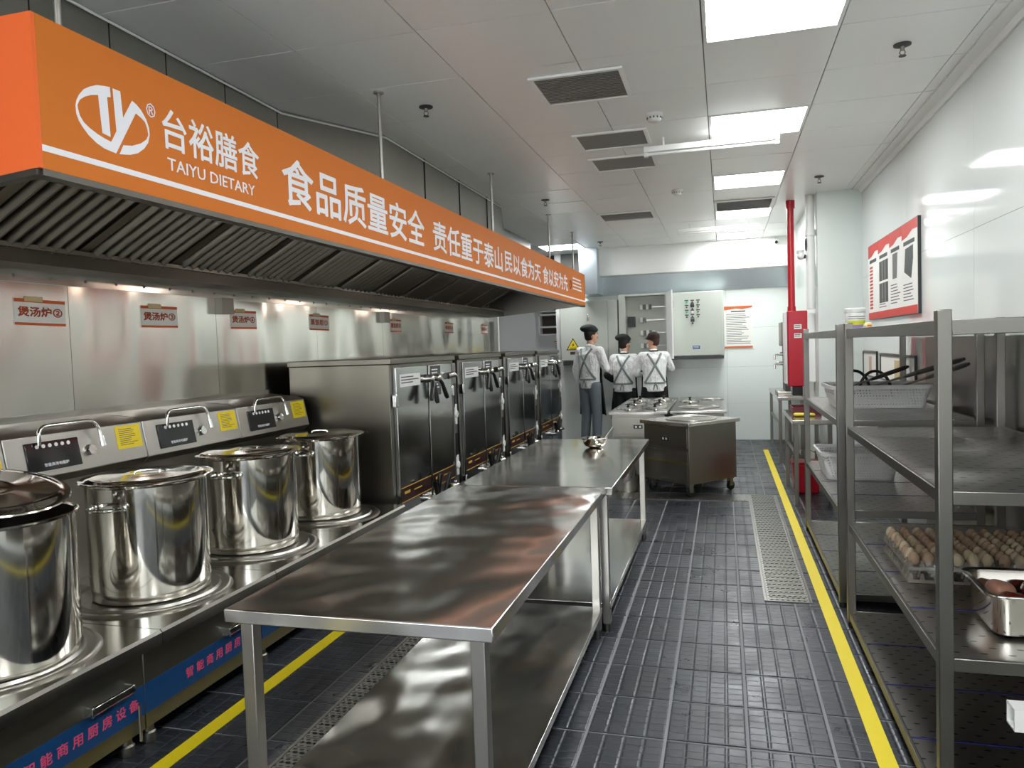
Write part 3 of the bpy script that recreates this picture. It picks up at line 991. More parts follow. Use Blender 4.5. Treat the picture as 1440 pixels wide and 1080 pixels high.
st0 = make_steamer(CLb[0])
for k, y in enumerate(CY):
    c_ = st0 if k == 0 else dup(st0, label=CLb[k])
    c_.location = (-2.60, y, 0)

# ================================================================== WORK TABLES
def work_table(x0, x1, y0, y1, label, mt):
    t = thing('work_table', label, 'table', ((x0 + x1) / 2, (y0 + y1) / 2, 0), 0, 'long stainless work tables')
    a, b = (x1 - x0) / 2, (y1 - y0) / 2
    H = .78
    box('tabletop', (-a, a, -b, b, H - .042, H), mt, t, .004)
    for sx in (-1, 1):
        for sy in (-1, 1):
            cx, cy = sx * (a - .055), sy * (b - .05)
            l = MB().box(cx - .021, cx + .021, cy - .021, cy + .021, .045, H - .042)
            leg = l.build('leg', 'steel', t, .003)
            MB().cyl((cx, cy, 0), (cx, cy, .05), .016, .02, 12).build('foot', 'steel_dark', leg)
    box('lower_shelf', (-a + .03, a - .03, -b + .03, b - .03, .125, .158), mt, t, .003)
    return t
work_table(-1.435, -.603, 1.872, 3.862, 'long stainless work table facing the soup stoves, top empty', 'steel_t1')
work_table(-1.425, -.568, 3.868, 5.88, 'long stainless work table carrying the round skimmer bowl', 'steel_t2')

# round skimmer bowl with short handle, resting on the second table
t = thing('skimmer_bowl', 'small round steel ladle bowl with short handle on the work table', 'ladle', (-.915, 5.40, .7815), rad(35))
t.scale = (.68, .68, .8)
q = MB()
q.lathe([(0, .001), (.05, .004), (.095, .022), (.122, .055), (.13, .085), (.134, .087), (.136, .083), (.128, .052), (.10, .016), (.06, -.0), (0, -.001)], n=40)
q.build('bowl', 'steel_pot', t)
q = MB().lathe([(.136, .083), (.141, .085), (.136, .089)], n=40)
q.build('rim', 'steel', t)
MB().tube([(.12, 0, .075), (.17, 0, .12), (.22, 0, .17)], [.012, .012, .014], 10).build('handle', 'steel', t)

# ================================================================== SERVING CARTS
def cart_body(t, a, b, H, holes, front_label=True, wheels=True):
    z0 = .13
    box('body', (-a + .03, a - .03, -b + .03, b - .03, z0, H - .03), 'steel_cart', t, .004)
    tp = MB()
    n = 40
    # top plate: outline with raised rim and wells
    tp.box(-a, a, -b, b, H - .035, H)
    tp.build('top', 'steel_x', t, .004)
    for (x, y, r, kind) in holes:
        if kind == 'well':
            w = MB().lathe([(r + .03, H + .001), (r + .028, H + .006), (r, H + .006), (r - .004, H + .001), (r - .01, H + .0005), (0, H + .0003)], (x, y, 0), n)
            wl = w.build('well', 'steel', t)
            MB().lathe([(r - .012, H + .0006), (r - .05, H + .0012), (0, H + .0018)], (x, y, 0), n).build('well_floor', 'steel_dark', wl)
        else:
            w = MB().lathe([(r + .012, H + .001), (r + .01, H + .008), (r - .01, H + .012), (r * .5, H + .026), (.03, H + .032), (.0, H + .032)], (x, y, 0), n)
            lidp = w.build('well_lid', 'steel_pot', t)
            MB().lathe([(.012, H + .03), (.012, H + .045), (.022, H + .05), (.022, H + .058), (0, H + .06)], (x, y, 0), 14).build('knob', 'black_plastic', lidp)
    # front with two panels and a small switch plate
    fp = MB().box(-a + .05, a - .05, -b + .022, -b + .031, H - .25, H - .06).build('front_panel', 'steel_cart', t, .002)
    sw = MB().box(-.05, .05, -b + .015, -b + .023, H - .19, H - .15).build('switch_plate', 'black_plastic', t, .003)
    q = MB()
    for x in (-.022, .022):
        q.box(x - .012, x + .012, -b + .012, -b + .016, H - .182, H - .16)
    q.build('switches', 'plastic_white', t)
    nl = MB().box(-a + .05, a - .05, -b + .012, -b + .031, z0 + .20, z0 + .215).build('front_rail', 'yellow_metal', t)
    lp = MB().box(-a + .05, a - .05, -b + .024, -b + .031, z0 + .02, H - .28).build('lower_panel', 'steel_dark', t, .002)
    if wheels:
        for sx in (-1, 1):
            for sy in (-1, 1):
                x, y = sx * (a - .08), sy * (b - .08)
                c = MB().box(x - .03, x + .03, y - .03, y + .03, z0 - .012, z0)
                c.box(x - .022, x - .016, y - .02, y + .03, .045, z0 - .01); c.box(x + .016, x + .022, y - .02, y + .03, .045, z0 - .01)
                cs = c.build('caster', 'steel', t)
                w = MB().cyl((x - .014, y + .012, .045), (x + .014, y + .012, .045), .045, .045, 18)
                w.build('wheel', 'black_matte', cs)
    else:
        for sx in (-1, 1):
            for sy in (-1, 1):
                x, y = sx * (a - .06), sy * (b - .06)
                MB().cyl((x, y, 0), (x, y, z0 + .01), .02, .022, 12).build('foot', 'steel_dark', t)
M['yellow_metal'] = mat('brass coloured rail', 'a39a58', .35, 1.0)
t = thing('serving_cart', 'stainless cart on casters with one round well, turned at an angle', 'cart', (-.40, 7.93, 0), rad(-47))
t.location = (-.352, 7.905, 0)
t.rotation_euler.z = rad(-41)
cart_body(t, .34, .37, .735, [(0, .02, .23, 'well')])
t = thing('soup_warmer', 'long stainless warmer counter with six round lids near the cooks', 'warmer', (-.935, 9.51, 0))
cart_body(t, .325, 1.09, .765, [(x, y, .125, 'lid') for x in (-.155, .155) for y in (-.66, 0, .66)], wheels=False)
t = thing('soup_warmer', 'long stainless warmer counter with one large and two small lids', 'warmer', (-.285, 9.58, 0))
cart_body(t, .305, 1.07, .765, [(0, -.58, .21, 'well'), (-.14, .25, .12, 'lid'), (.13, .55, .12, 'well')], wheels=False)
p_ = dup(pot, label='tall stock pot standing on the floor behind the work tables')
p_.location = (-1.02, 8.0 - .45, .0)
p_.location = (-1.0, 7.84, 0.0)
p_.scale = (.72, .72, .8)

# ================================================================== FLOOR DRAINS
def drain(x0, x1, y0, y1, label, nsec, along='y'):
    t = thing('floor_drain', label, 'drain', ((x0 + x1) / 2, (y0 + y1) / 2, 0), 0)
    a, b = (x1 - x0) / 2, (y1 - y0) / 2
    f = MB()
    for d in ((-a, a, -b, -b + .014), (-a, a, b - .014, b), (-a, -a + .014, -b + .014, b - .014), (a - .014, a, -b + .014, b - .014)):
        f.box(d[0], d[1], d[2], d[3], .0005, .006)
    f.build('frame', 'steel_shelf', t)
    L = (2 * b if along == 'y' else 2 * a) - .03
    for k in range(nsec):
        s0 = -L / 2 + L * k / nsec + .002; s1 = -L / 2 + L * (k + 1) / nsec - .002
        dims = (-a + .016, a - .016, s0, s1, .0005, .005) if along == 'y' else (s0, s1, -b + .016, b - .016, .0005, .005)
        cv = box('cover_plate', dims, 'perf_drain', t)
        g = MB()
        if along == 'y':
            n = int((s1 - s0) / .035)
            for i in range(n):
                yy = s0 + (s1 - s0) * (i + .5) / n
                g.box(-a + .03, a - .03, yy - .006, yy + .006, .005, .0085)
        else:
            n = int((s1 - s0) / .035)
            for i in range(n):
                xx_ = s0 + (s1 - s0) * (i + .5) / n
                g.box(xx_ - .006, xx_ + .006, -b + .03, b - .03, .005, .0085)
        g.build('ribs', 'perf_drain', cv)
    return t
drain(*DR, 'wide perforated steel floor drain beside the yellow line and racks', 4)
drain(DL[0], DL[1], DL[2], DL[3], 'narrow perforated steel floor drain between stoves and work tables', 8)
drain(DB[0], DB[1] - .002, DB[2] + .002, DB[3], 'cross floor drain running under the wheeled cart', 4, 'x')

# ================================================================== CONTROL CABINETS ON THE REAR WALL
FY = YR - .30
def cz(z): return 1.52 + (z - 1.52) * FY / 11.9
def cx(x): return x * FY / 11.9
# first cabinet: closed, with a warning triangle
t = thing('control_cabinet', 'pale grey wall cabinet with a yellow electric warning triangle', 'electrical cabinet', (cx(-2.06), FY, cz(1.28)), 0, 'grey electrical cabinets on the rear wall')
W, Hh = .455, .93
box('body', (-W, W, .01, .295, 0, Hh), 'cab_grey', t, .004)
box('door', (-W + .01, .30, -.012, .008, .01, Hh - .01), 'cab_grey', t, .004)
box('door', (.306, W - .004, -.012, .008, .01, Hh - .01), 'cab_grey', t, .004)
box('base_strip', (-W + .04, -.10, -.02, .05, -.07, -.005), 'dark_grey', t)
q = MB().box(-.02, .02, -.022, -.012, .62, .72); q.cyl((0, -.022, .69), (0, -.035, .69), .012, .012, 10); q.build('lock', 'chrome', t, .003)
tr_ = MB(); tr_.prism([(-.11, 0), (.11, 0), (0, .19)], lambda a, b_, d: (a - .25, d, b_ + .17), -.0135, -.012); tr = tr_.build('warning_triangle', 'black_plastic', t)
tr_ = MB(); tr_.prism([(-.088, .013), (.088, .013), (0, .165)], lambda a, b_, d: (a - .25, d, b_ + .17), -.0145, -.0135); tr_.build('triangle_field', 'yellow_label', tr)
tr_ = MB(); tr_.prism([(.01, .12), (-.02, .075), (-.002, .075), (-.014, .042), (.022, .088), (.004, .088)], lambda a, b_, d: (a - .25, d, b_ + .17), -.0152, -.0145); tr_.build('lightning_mark', 'black_plastic', tr)
lettering('有电危险', 'black_plastic', (-.30, -.0146, .187), (1, 0, 0), (0, 0, 1), .10, .024, tr, 'lettering', .02, .0006)
box('small_plate', (-.30, -.17, -.0135, -.012, .10, .145), 'bluegrey', t)
# second cabinet: standing open, breaker rails inside, door swung towards the aisle
t = thing('control_cabinet', 'open pale grey wall cabinet with breaker rails inside', 'electrical cabinet', (cx(-1.21), FY, cz(1.28)), 0, 'grey electrical cabinets on the rear wall')
W = .36; Hh = 1.0
q = MB()
q.box(-W, -W + .10, .0, .295, 0, Hh); q.box(W - .02, W, .0, .295, 0, Hh); q.box(-W + .10, W - .02, 0, .295, Hh - .03, Hh); q.box(-W + .10, W - .02, 0, .295, 0, .03)
q.build('frame', 'cab_grey', t)
box('back_plate', (-W + .10, W - .02, .24, .29, .03, Hh - .03), 'cab_grey', t)
for k, z in enumerate((.20, .40, .60, .80)):
    r_ = box('breaker_rail', (-.06, W - .04, .225, .24, z - .01, z + .012), 'steel', t)
    for i in range((3, 5, 2, 4)[k]):
        box('breaker', (-.05 + i * .045, -.05 + i * .045 + .04, .18, .225, z - .035, z + .04), 'photo_grey' if i % 2 else 'plastic_white', r_, .003)
box('main_switch', (-W + .12, -W + .23, .17, .24, .50, .66), 'black_plastic', t, .005)
d = MB().box(0, .16, -.58, -.56, 0, Hh)
d = MB().frust([(W, -.005, 0), (W + .02, 0, 0), (W + .135, -.52, 0), (W + .115, -.525, 0)], [(W, -.005, Hh), (W + .02, 0, Hh), (W + .135, -.52, Hh), (W + .115, -.525, Hh)]).build('door', 'white_paint', t)
q = MB().box(W + .118, W + .14, -.49, -.45, .74, .84); q.build('door_lock', 'steel_dark', d)
# third cabinet: deep box with push buttons
FB = 11.52
def bz(z): return 1.52 + (z - 1.52) * FB / 11.9
t = thing('control_cabinet', 'deep pale grey wall cabinet with rows of push buttons', 'electrical cabinet', (-.39, FB, bz(1.30)), 0, 'grey electrical cabinets on the rear wall')
W = .40; Hh = .955
box('body', (-W, W, .012, YR - FB - .003, 0, Hh), 'cab_grey', t, .005)
box('door', (-W + .012, W - .035, -.012, .010, .012, Hh - .012), 'cab_grey', t, .004)
box('base_strip', (-W + .02, W - .005, -.005, .10, -.045, -.001), 'dark_grey', t)
for z in (.20, .70):
    MB().box(-W + .045, -W + .075, -.02, -.012, z - .05, z + .05).build('lock', 'chrome', t, .003)
bt = [(0, 0, 'g'), (1, 0, 'k'), (2, 0, 'k'), (1, .6, 'K'), (0, 1, 'k'), (2, 1, 'k'), (1, 1.35, 'k'), (0, 2, 'g'), (1, 2.0, 'w'), (2, 2, 'k'), (0, 3, 'k'), (1, 2.9, 'k'), (2, 3, 'k'), (1, 3.6, 'K'), (1, 4.3, 'k')]
for (i, j, c) in bt:
    x, z = -.125 + i * .082, .80 - j * .072
    lp = MB().box(x - .026, x + .026, -.0135, -.012, z + .02, z + .036).build('button_plate', 'dark_grey', t)
    if c == 'K':
        q = MB().box(x - .028, x + .028, -.03, -.012, z - .026, z + .014)
    else:
        q = MB().cyl((x, -.012, z), (x, -.03, z), .017 if c != 'k' else .013, .015 if c != 'k' else .011, 14)
    q.build('button', {'g': 'green_lamp', 'k': 'dark_grey', 'K': 'black_plastic', 'w': 'plastic_white'}[c], t)
np_ = box('name_plate', (-.05, .055, -.0135, -.012, .105, .155), 'blue', t)
q = MB(); text_lines(q, (-.04, -.0136, .115), (1, 0, 0), (0, 0, 1), .08, .03, 2, 0, .4, 2); q.build('plate_print', 'white_print', np_)
box('corner_mark', (-W + .01, -W + .07, -.013, .0, Hh - .005, Hh + .012), 'blue', t)

# notices on the rear wall
def notice(x0, x1, y, z0, z1, label, n, title=True, frame=None, seed=1):
    t = thing('wall_notice', label, 'notice', ((x0 + x1) / 2, y, z0))
    a, h = (x1 - x0) / 2, z1 - z0
    box('board', (-a, a, -.012, -.001, 0, h), frame or 'paper', t)
    box('sheet', (-a + .004, a - .004, -.014, -.012, .004, h - .004), 'paper', t)
    q = MB()
    q.prism([(-a + .004, h - .004), (-a + .004, h - .10 * h), (-.2 * a, h - .065 * h), (.3 * a, h - .085 * h), (a - .004, h - .05 * h), (a - .004, h - .004)], lambda p, r_, d: (p, d, r_), -.015, -.014)
    q.box(-a + .004, a - .004, -.015, -.014, .004, .05 * h)
    q.build('orange_band', 'orange_print', t)
    q = MB()
    if title:
        q.box(-.5 * a, .5 * a, -.0155, -.0145, h * .855, h * .885)
    text_lines(q, (-a * .85, -.0145, h * .09), (1, 0, 0), (0, 0, 1), a * 1.7, h * .73, n, 0, .3, seed)
    q.build('print', 'grey_print', t)
    return t
notice(.015, .43, YR, 1.40, 2.045, 'white notice board with orange bands and rows of print', 18, seed=11)
# shelf unit and orange notice glimpsed through the opening
notice(-3.0, -2.66, 13.6, 1.42, 1.62, 'small notice with orange heading on the white wall beyond', 4, seed=4)
t = thing('wall_shelf_unit', 'white open wall unit with dark compartments beyond the opening', 'wall unit', (-2.90, 13.4, 1.72))
W = .30
q = MB()
for z in (0, .14, .36, .42, .56):
    q.box(-W, W, -.15, .19, z, z + .03)
q.box(-W, -W + .03, -.15, .19, 0, .59); q.box(W - .03, W, -.15, .19, 0, .59)
q.build('frame', 'white_paint', t)
box('dark_back', (-W + .03, W - .03, .02, .03, .03, .56), 'bluegrey', t)

# ================================================================== PEOPLE
def cap_mesh(segs, voxel, smooth=6, extra=()):
    # segs: (p0, r0, p1, r1) tapered capsules; r may be (rx, ry, rz) for ellipsoid ends. One continuous remeshed skin.
    mb = MB()
    for p0_, r0_, p1_, r1_ in segs:
        a, b = Vector(p0_), Vector(p1_)
        n = max(3, int((b - a).length / (.012 if voxel < .01 else .02)))
        prev = None
        pts = [a.lerp(b, i / n) for i in range(n + 1)]
        if isinstance(r0_, (tuple, list)):
            for i, p in enumerate(pts):
                f = i / n
                mb.sphere(p, tuple(r0_[k] * (1 - f) + r1_[k] * f for k in range(3)), 20, 12)
        else:
            mb.tube(pts, [r0_ + (r1_ - r0_) * i / n for i in range(n + 1)], 14)
            mb.sphere(a, r0_, 14, 8); mb.sphere(b, r1_, 14, 8)
    for c, r in extra:
        mb.sphere(c, r, 18, 12)
    me = bpy.data.meshes.new('figure')
    me.from_pydata([tuple(v) for v in mb.v], [], mb.f)
    o = bpy.data.objects.new('figure', me)
    COL.objects.link(o)
    md = o.modifiers.new('r', 'REMESH'); md.mode = 'VOXEL'; md.voxel_size = voxel
    if smooth:
        s = o.modifiers.new('s', 'SMOOTH'); s.factor = .5; s.iterations = smooth
    dg = bpy.context.evaluated_depsgraph_get(); dg.update()
    m2 = bpy.data.meshes.new_from_object(o.evaluated_get(dg))
    bpy.data.objects.remove(o)
    m2.polygons.foreach_set('use_smooth', [True] * len(m2.polygons))
    m2.update()
    return m2

def lerp(a, b, f): return Vector(a).lerp(Vector(b), f)

def hand_segs(wrist, d, palm_n, side):
    # palm plus five fingers; d: direction of the fingers, palm_n: palm normal, side: +1 thumb on d x n
    w, d, n = Vector(wrist), Vector(d).normalized(), Vector(palm_n).normalized()
    s = d.cross(n).normalized() * side
    out = [(w, .024, w + d * .03, .027)]
    for k in range(4):
        off = (k - 1.5) * .019
        out.append((w + d * .02 + s * off * .7, .014, w + d * .085 + s * off, .0115))
        L = (.066, .078, .072, .056)[k]
        b0 = w + d * .085 + s * off
        b1 = b0 + d * L * .5 + n * .010
        b2 = b1 + (d * .75 + n * .65).normalized() * L * .5
        out += [(b0, .0095, b1, .0088), (b1, .0088, b2, .0075)]
    t0 = w + d * .03 + s * .026 * (1)
    t1 = t0 + (d * .6 + s * .8).normalized() * .035 + n * .006
    t2 = t1 + (d * .9 + s * .3).normalized() * .03 + n * .008
    out += [(w + d * .012 + s * .012, .016, t0, .013), (t0, .012, t1, .0105), (t1, .0105, t2, .0085)]
    return out

def person(label, loc, rz, H=1.72, head_turn=0.0, head_tilt=0.0, lean=0.0, arms=None, sleeves=False, build='m', cap='beret', trousers='jeans', long_sleeve=True, apron_len=.55, hairm='hair'):
    t = thing('person', label, 'person', loc, rz, 'kitchen staff at the control cabinets')
    k = H / 1.72
    sw = .185 if build == 'm' else .17
    def q(x, y, z): return Vector((x * k, (y + lean * max(0, z - .9)) * k, z * k))
    # joints
    hipL, hipR = q(-.09, 0, .90), q(.09, 0, .90)
    kneL, kneR = q(-.10, .015, .49), q(.10, .02, .49)
    ankL, ankR = q(-.105, -.02, .085), q(.11, -.01, .085)
    shL, shR = q(-sw, 0, 1.395), q(sw, 0, 1.395)
    (elL, wrL, hdL), (elR, wrR, hdR) = [[q(*p) for p in a[:2]] + [Vector(a[2])] for a in arms]
    neck0, neck1 = q(0, 0, 1.42), q(0, .015, 1.52)
    hc = q(0, .03, 1.61)
    Rh = Matrix.Rotation(head_turn, 3, 'Z') @ Matrix.Rotation(-head_tilt, 3, 'X')
    def hp(x, y, z): return hc + Rh @ Vector((x, y, z)) * k
    # body: one continuous surface
    segs = [(hipL, .085 * k, kneL, .056 * k), (kneL, .056 * k, ankL, .040 * k), (hipR, .085 * k, kneR, .056 * k), (kneR, .056 * k, ankR, .040 * k),
            (ankL, .042 * k, ankL + Vector((0, .13 * k, -.045)), .034 * k), (ankR, .042 * k, ankR + Vector((0, .13 * k, -.045)), .034 * k),
            (q(0, 0, .90), (.155, .10, .10), q(0, 0, 1.08), (.14, .095, .10)), (q(0, 0, 1.08), (.14, .095, .1), q(0, 0, 1.33), (.165, .105, .1)),
            (q(-.06, 0, 1.39), .07 * k, shL, .055 * k), (q(.06, 0, 1.39), .07 * k, shR, .055 * k),
            (shL, .052 * k, elL, .042 * k), (elL, .040 * k, wrL, .027 * k), (shR, .052 * k, elR, .042 * k), (elR, .040 * k, wrR, .027 * k),
            (neck0, .058 * k, neck1, .052 * k)]
    segs += hand_segs(wrL, hdL, (0.3, .9, 0), 1) + hand_segs(wrR, hdR, (-.3, .9, 0), -1)
    ex = [(hp(0, 0, .025), (.078 * k, .095 * k, .098 * k)), (hp(0, .022, -.045), (.056 * k, .066 * k, .072 * k)), (hp(0, .055, -.085), (.03 * k, .03 * k, .025 * k))]
    segs += [(hp(0, .088, .012), .010 * k, hp(0, .112, -.028), .014 * k)]
    segs += [(hp(s * .076, -.008, .005), .014 * k, hp(s * .078, -.004, -.035), .010 * k) for s in (-1, 1)]
    body = obj('body', cap_mesh(segs, .0085, 3, ex), 'skin', t)
    fc = MB()
    for s in (-1, 1):
        fc.sphere(hp(s * .03, .083, .012), .011 * k, 10, 6)
    fc.build('eyes', 'paper', body)
    fc = MB()
    for s in (-1, 1):
        fc.sphere(hp(s * .03, .092, .012), .005 * k, 8, 6)
        fc.tube([hp(s * .015, .094, .034), hp(s * .032, .093, .04), hp(s * .05, .082, .034)], .004 * k, 6)
    fc.build('pupils_and_brows', 'hair', body)
    m_ = MB().tube([hp(-.022, .085, -.055), hp(0, .092, -.057), hp(.022, .085, -.055)], .005 * k, 6)
    m_.build('mouth', 'meat', body)
    # hair and cap
    obj('hair', cap_mesh([(hp(0, -.014, .04), (.086 * k, .095 * k, .092 * k), hp(0, -.03, -.03), (.066 * k, .06 * k, .045 * k))], .010, 3), hairm, body)
    if cap == 'beret':
        obj('cap', cap_mesh([(hp(0, .0, .085), (.10 * k, .112 * k, .045 * k), hp(-.025, -.03, .108), (.118 * k, .125 * k, .062 * k))], .010, 5), 'hat', t)
        MB().lathe([(.086 * k, -.012), (.09 * k, 0), (.088 * k, .014), (.08 * k, .014)], n=28).build('cap_band', 'hat', t).matrix_local = Matrix.Translation(hp(0, .0, .062)) @ Rh.to_4x4()
    else:
        obj('cap', cap_mesh([(hp(0, -.005, .06), (.096 * k, .11 * k, .066 * k), hp(0, -.01, .09), (.09 * k, .105 * k, .06 * k)),
                             (hp(-.04, .09, .055), .012 * k, hp(.04, .09, .055), .012 * k), (hp(-.05, .115, .048), .008 * k, hp(.05, .115, .048), .008 * k), (hp(-.035, .15, .04), .007 * k, hp(.035, .15, .04), .007 * k)], .009, 4), 'hat_brown', t)
    # trousers
    tr = [(q(0, 0, .90), (.165, .112, .11), q(0, 0, 1.0), (.155, .105, .08)),
          (hipL, .098 * k, kneL, .074 * k), (kneL, .074 * k, ankL + Vector((0, 0, .01)), .064 * k), (hipR, .098 * k, kneR, .074 * k), (kneR, .074 * k, ankR + Vector((0, 0, .01)), .064 * k)]
    obj('trousers', cap_mesh(tr, .012, 4), trousers, t)
    for a in (ankL, ankR):
        z0 = Vector((a.x, a.y, 0))
        obj('shoe', cap_mesh([(z0 + Vector((0, -.035, .05)), (.046, .05, .048), z0 + Vector((0, .06, .045)), (.046, .06, .044)), (z0 + Vector((0, .06, .042)), (.046, .06, .042), z0 + Vector((0, .15, .034)), (.042, .05, .032))], .012, 3), 'black_matte', t)
    # shirt: loose over the torso, hem below the waist
    sleeve_end = .85 if long_sleeve else .15
    sh = [(q(0, 0, .88), (.178, .122, .03), q(0, 0, 1.08), (.165, .118, .06)), (q(0, 0, 1.08), (.165, .118, .1), q(0, 0, 1.33), (.187, .125, .09)),
          (q(-.06, 0, 1.385), .078 * k, shL, .068 * k), (q(.06, 0, 1.385), .078 * k, shR, .068 * k),
          (shL, .068 * k, elL, .060 * k), (shR, .068 * k, elR, .060 * k),
          (elL, .060 * k, lerp(elL, wrL, sleeve_end), .048 * k), (elR, .060 * k, lerp(elR, wrR, sleeve_end), .048 * k), (q(0, 0, 1.40), .072 * k, q(0, .0, 1.455), .064 * k)]
    shm = cap_mesh(sh, .011, 4)
    shirt = obj('shirt', shm, 'shirt', t)
    bm = bmesh.new(); bm.from_mesh(shm); tree = BVHTree.FromBMesh(bm); bm.free()
    MB().tube([Vector((.062 * cos(a * pi / 8), .058 * sin(a * pi / 8) - (-.005), 0)) * k + q(0, .0, 1.468) for a in range(17)], .014 * k, 8).build('collar', 'shirt' if build == 'm' else 'hat', shirt)
    def on_back(x, z, off=.006, front=False):
        o = q(x, 0, z); yy = .6 if front else -.6
        hit = tree.ray_cast(Vector((o.x, o.y + yy, o.z)), Vector((0, -yy, 0)))
        return hit[0] + Vector((0, (off if front else -off), 0)) if hit[0] is not None else o
    # apron: dark cloth wrapped around the front, crossed straps behind
    ap = MB()
    rows = 16; cols = 20
    vs = []
    for j in range(rows + 1):
        z = 1.22 - j / rows * (1.22 - (.98 - apron_len))
        flare = max(0, .98 - z) * .10
        wid = min(1.0, .45 + (1.22 - z) * 3.2)
        for i in range(cols + 1):
            a = pi / 2 + (i / cols - .5) * 2 * rad(80) * wid
            rx, ry = (.192 + flare) * k, (.140 + flare) * k
            rr = 1 + .02 * sin(i * 1.7 + j * .4)
            p_ = q(0, 0, z) + Vector((rx * cos(a) * rr, ry * sin(a) * rr, 0))
            vs.append(p_)
    n_ = len(vs)
    c_ = cols + 1
    inner = [v + (q(0, 0, v.z / k) - v).normalized() * .004 for v in vs]
    fs = [(j * c_ + i, j * c_ + i + 1, (j + 1) * c_ + i + 1, (j + 1) * c_ + i) for j in range(rows) for i in range(cols)]
    ap.add(vs + inner, fs + [tuple(n_ + x for x in f[::-1]) for f in fs], 0, True)
    apron = ap.build('apron', 'black_cloth', t)
    for s in (-1, 1):
        pts = [on_back(s * (.10 - .25 * f), 1.43 - .43 * f) for f in [i / 14 for i in range(15)]]
        MB().tube(pts, .016, 6).build('apron_strap', 'strap', t)
    pts = [on_back(-.15 + .30 * i / 14, .995) for i in range(15)]
    MB().tube(pts, .013, 6).build('waist_tie', 'strap', t)
    kn = MB()
    c0 = on_back(.0, .995, .012)
    kn.sphere(c0, .018, 10, 6)
    for s in (-1, 1):
        kn.tube([c0, on_back(s * .02, .95, .012), on_back(s * .03, .89, .014)], [.008, .008, .006], 6)
    kn.build('tie_knot', 'strap', t)
    if sleeves:
        for e, w_ in ((elL, wrL), (elR, wrR)):
            obj('oversleeve', cap_mesh([(lerp(e, w_, -.08), .066, lerp(e, w_, .5), .060), (lerp(e, w_, .5), .060, lerp(e, w_, .95), .040)], .010, 3), 'black_cloth', t)
    return t
M['hat_brown'] = mat('dark brown cap cloth', '2a1a18', .85)
M['hair_red'] = mat('dark reddish hair', '3a1a16', .6)
person('person in black beret, white shirt and grey trousers, one arm hanging', (-1.90, 10.98, 0), rad(-32), 1.77, rad(-22), rad(2), .02,
       arms=(((-.25, -.02, 1.12), (-.235, .06, .89), (0, .1, -1)), ((.235, .07, 1.15), (.10, .23, 1.13), (-.6, .8, .1))), build='m', long_sleeve=True, apron_len=.50)
person('person in black beret with black oversleeves, standing between two colleagues', (-1.43, 11.24, 0), rad(-8), 1.62, rad(-30), rad(4), .05,
       arms=(((-.27, .03, 1.12), (-.21, .22, 1.02), (.3, .9, .1)), ((.25, .16, 1.24), (.19, .38, 1.33), (-.1, .9, .4))), sleeves=True, build='f', long_sleeve=False, apron_len=.55, trousers='black_cloth')
person('person in dark brown peaked cap reaching into the open cabinet', (-.965, 10.98, 0), rad(12), 1.65, rad(48), rad(0), .04,
       arms=(((-.26, .10, 1.14), (-.17, .30, 1.10), (.3, .9, .1)), ((.27, .12, 1.20), (.24, .30, 1.26), (-.2, .9, .5))), build='f', cap='peak', sleeves=False, long_sleeve=True, apron_len=.45, trousers='black_cloth', hairm='hair_red')

# ================================================================== STORAGE RACKS
def rack(x0, x1, y0, y1, label, shelves=(.082, .555, 1.055)):
    t = thing('storage_rack', label, 'rack', ((x0 + x1) / 2, (y0 + y1) / 2, 0), 0, 'four tier stainless racks along the glossy wall')
    a, b = (x1 - x0) / 2, (y1 - y0) / 2
    for sx in (-1, 1):
        for sy in (-1, 1):
            cx_, cy_ = sx * (a - .02), sy * (b - .02)
            p_ = MB().box(cx_ - .02, cx_ + .02, cy_ - .02, cy_ + .02, .03, 1.59).build('post', 'steel_shelf', t, .003)
            MB().cyl((cx_, cy_, 0), (cx_, cy_, .04), .018, .018, 12).build('foot', 'black_matte', p_)
    ins = .006
    for z in shelves:
        fr = MB()
        fr.box(-a + ins, -a + ins + .014, -b + .04, b - .04, z - .038, z)
        fr.box(a - ins - .014, a - ins, -b + .04, b - .04, z - .038, z)
        fr.box(-a + .04, a - .04, -b + ins, -b + ins + .014, z - .04, z)
        fr.box(-a + .04, a - .04, b - ins - .014, b - ins, z - .04, z)
        sf = fr.build('shelf', 'steel_shelf', t, .002)
        n = 4
        for k in range(n):
            s0 = -b + .022 + (2 * b - .044) * k / n; s1 = -b + .022 + (2 * b - .044) * (k + 1) / n
            box('shelf_plate', (-a + .021, a - .021, s0 + .002, s1 - .002, z - .012, z - .002), 'perf_shelf', sf)
            if k and z < 1.0:
                box('film_edge', (-a + .021, a - .10, s0 - .004, s0 + .004, z - .002, z - .0005), 'blue_film', sf)
    fr = MB()
    z = 1.56
    fr.box(-a + ins, -a + ins + .016, -b + .04, b - .04, z - .045, z); fr.box(a - ins - .016, a - ins, -b + .04, b - .04, z - .045, z)
    fr.box(-a + .04, a - .04, -b + ins, -b + ins + .016, z - .045, z); fr.box(-a + .04, a - .04, b - ins - .016, b - ins, z - .045, z)
    sf = fr.build('top_frame', 'steel_shelf', t, .002)
    box('top_plate', (-a + .023, a - .023, -b + .023, b - .023, z - .012, z - .001), 'steel_shelf', sf)
    return t
rack(.60, 1.325, 2.455, 4.235, 'tall stainless rack holding the eggs and the deep food pan')
rack(.60, 1.325, 4.50, 6.32, 'tall stainless rack holding two white perforated baskets')
o = box('steel_lining', (XR - .004, XR, .2, 5.85, .15, 1.50), 'steel_shelf', wall_right)

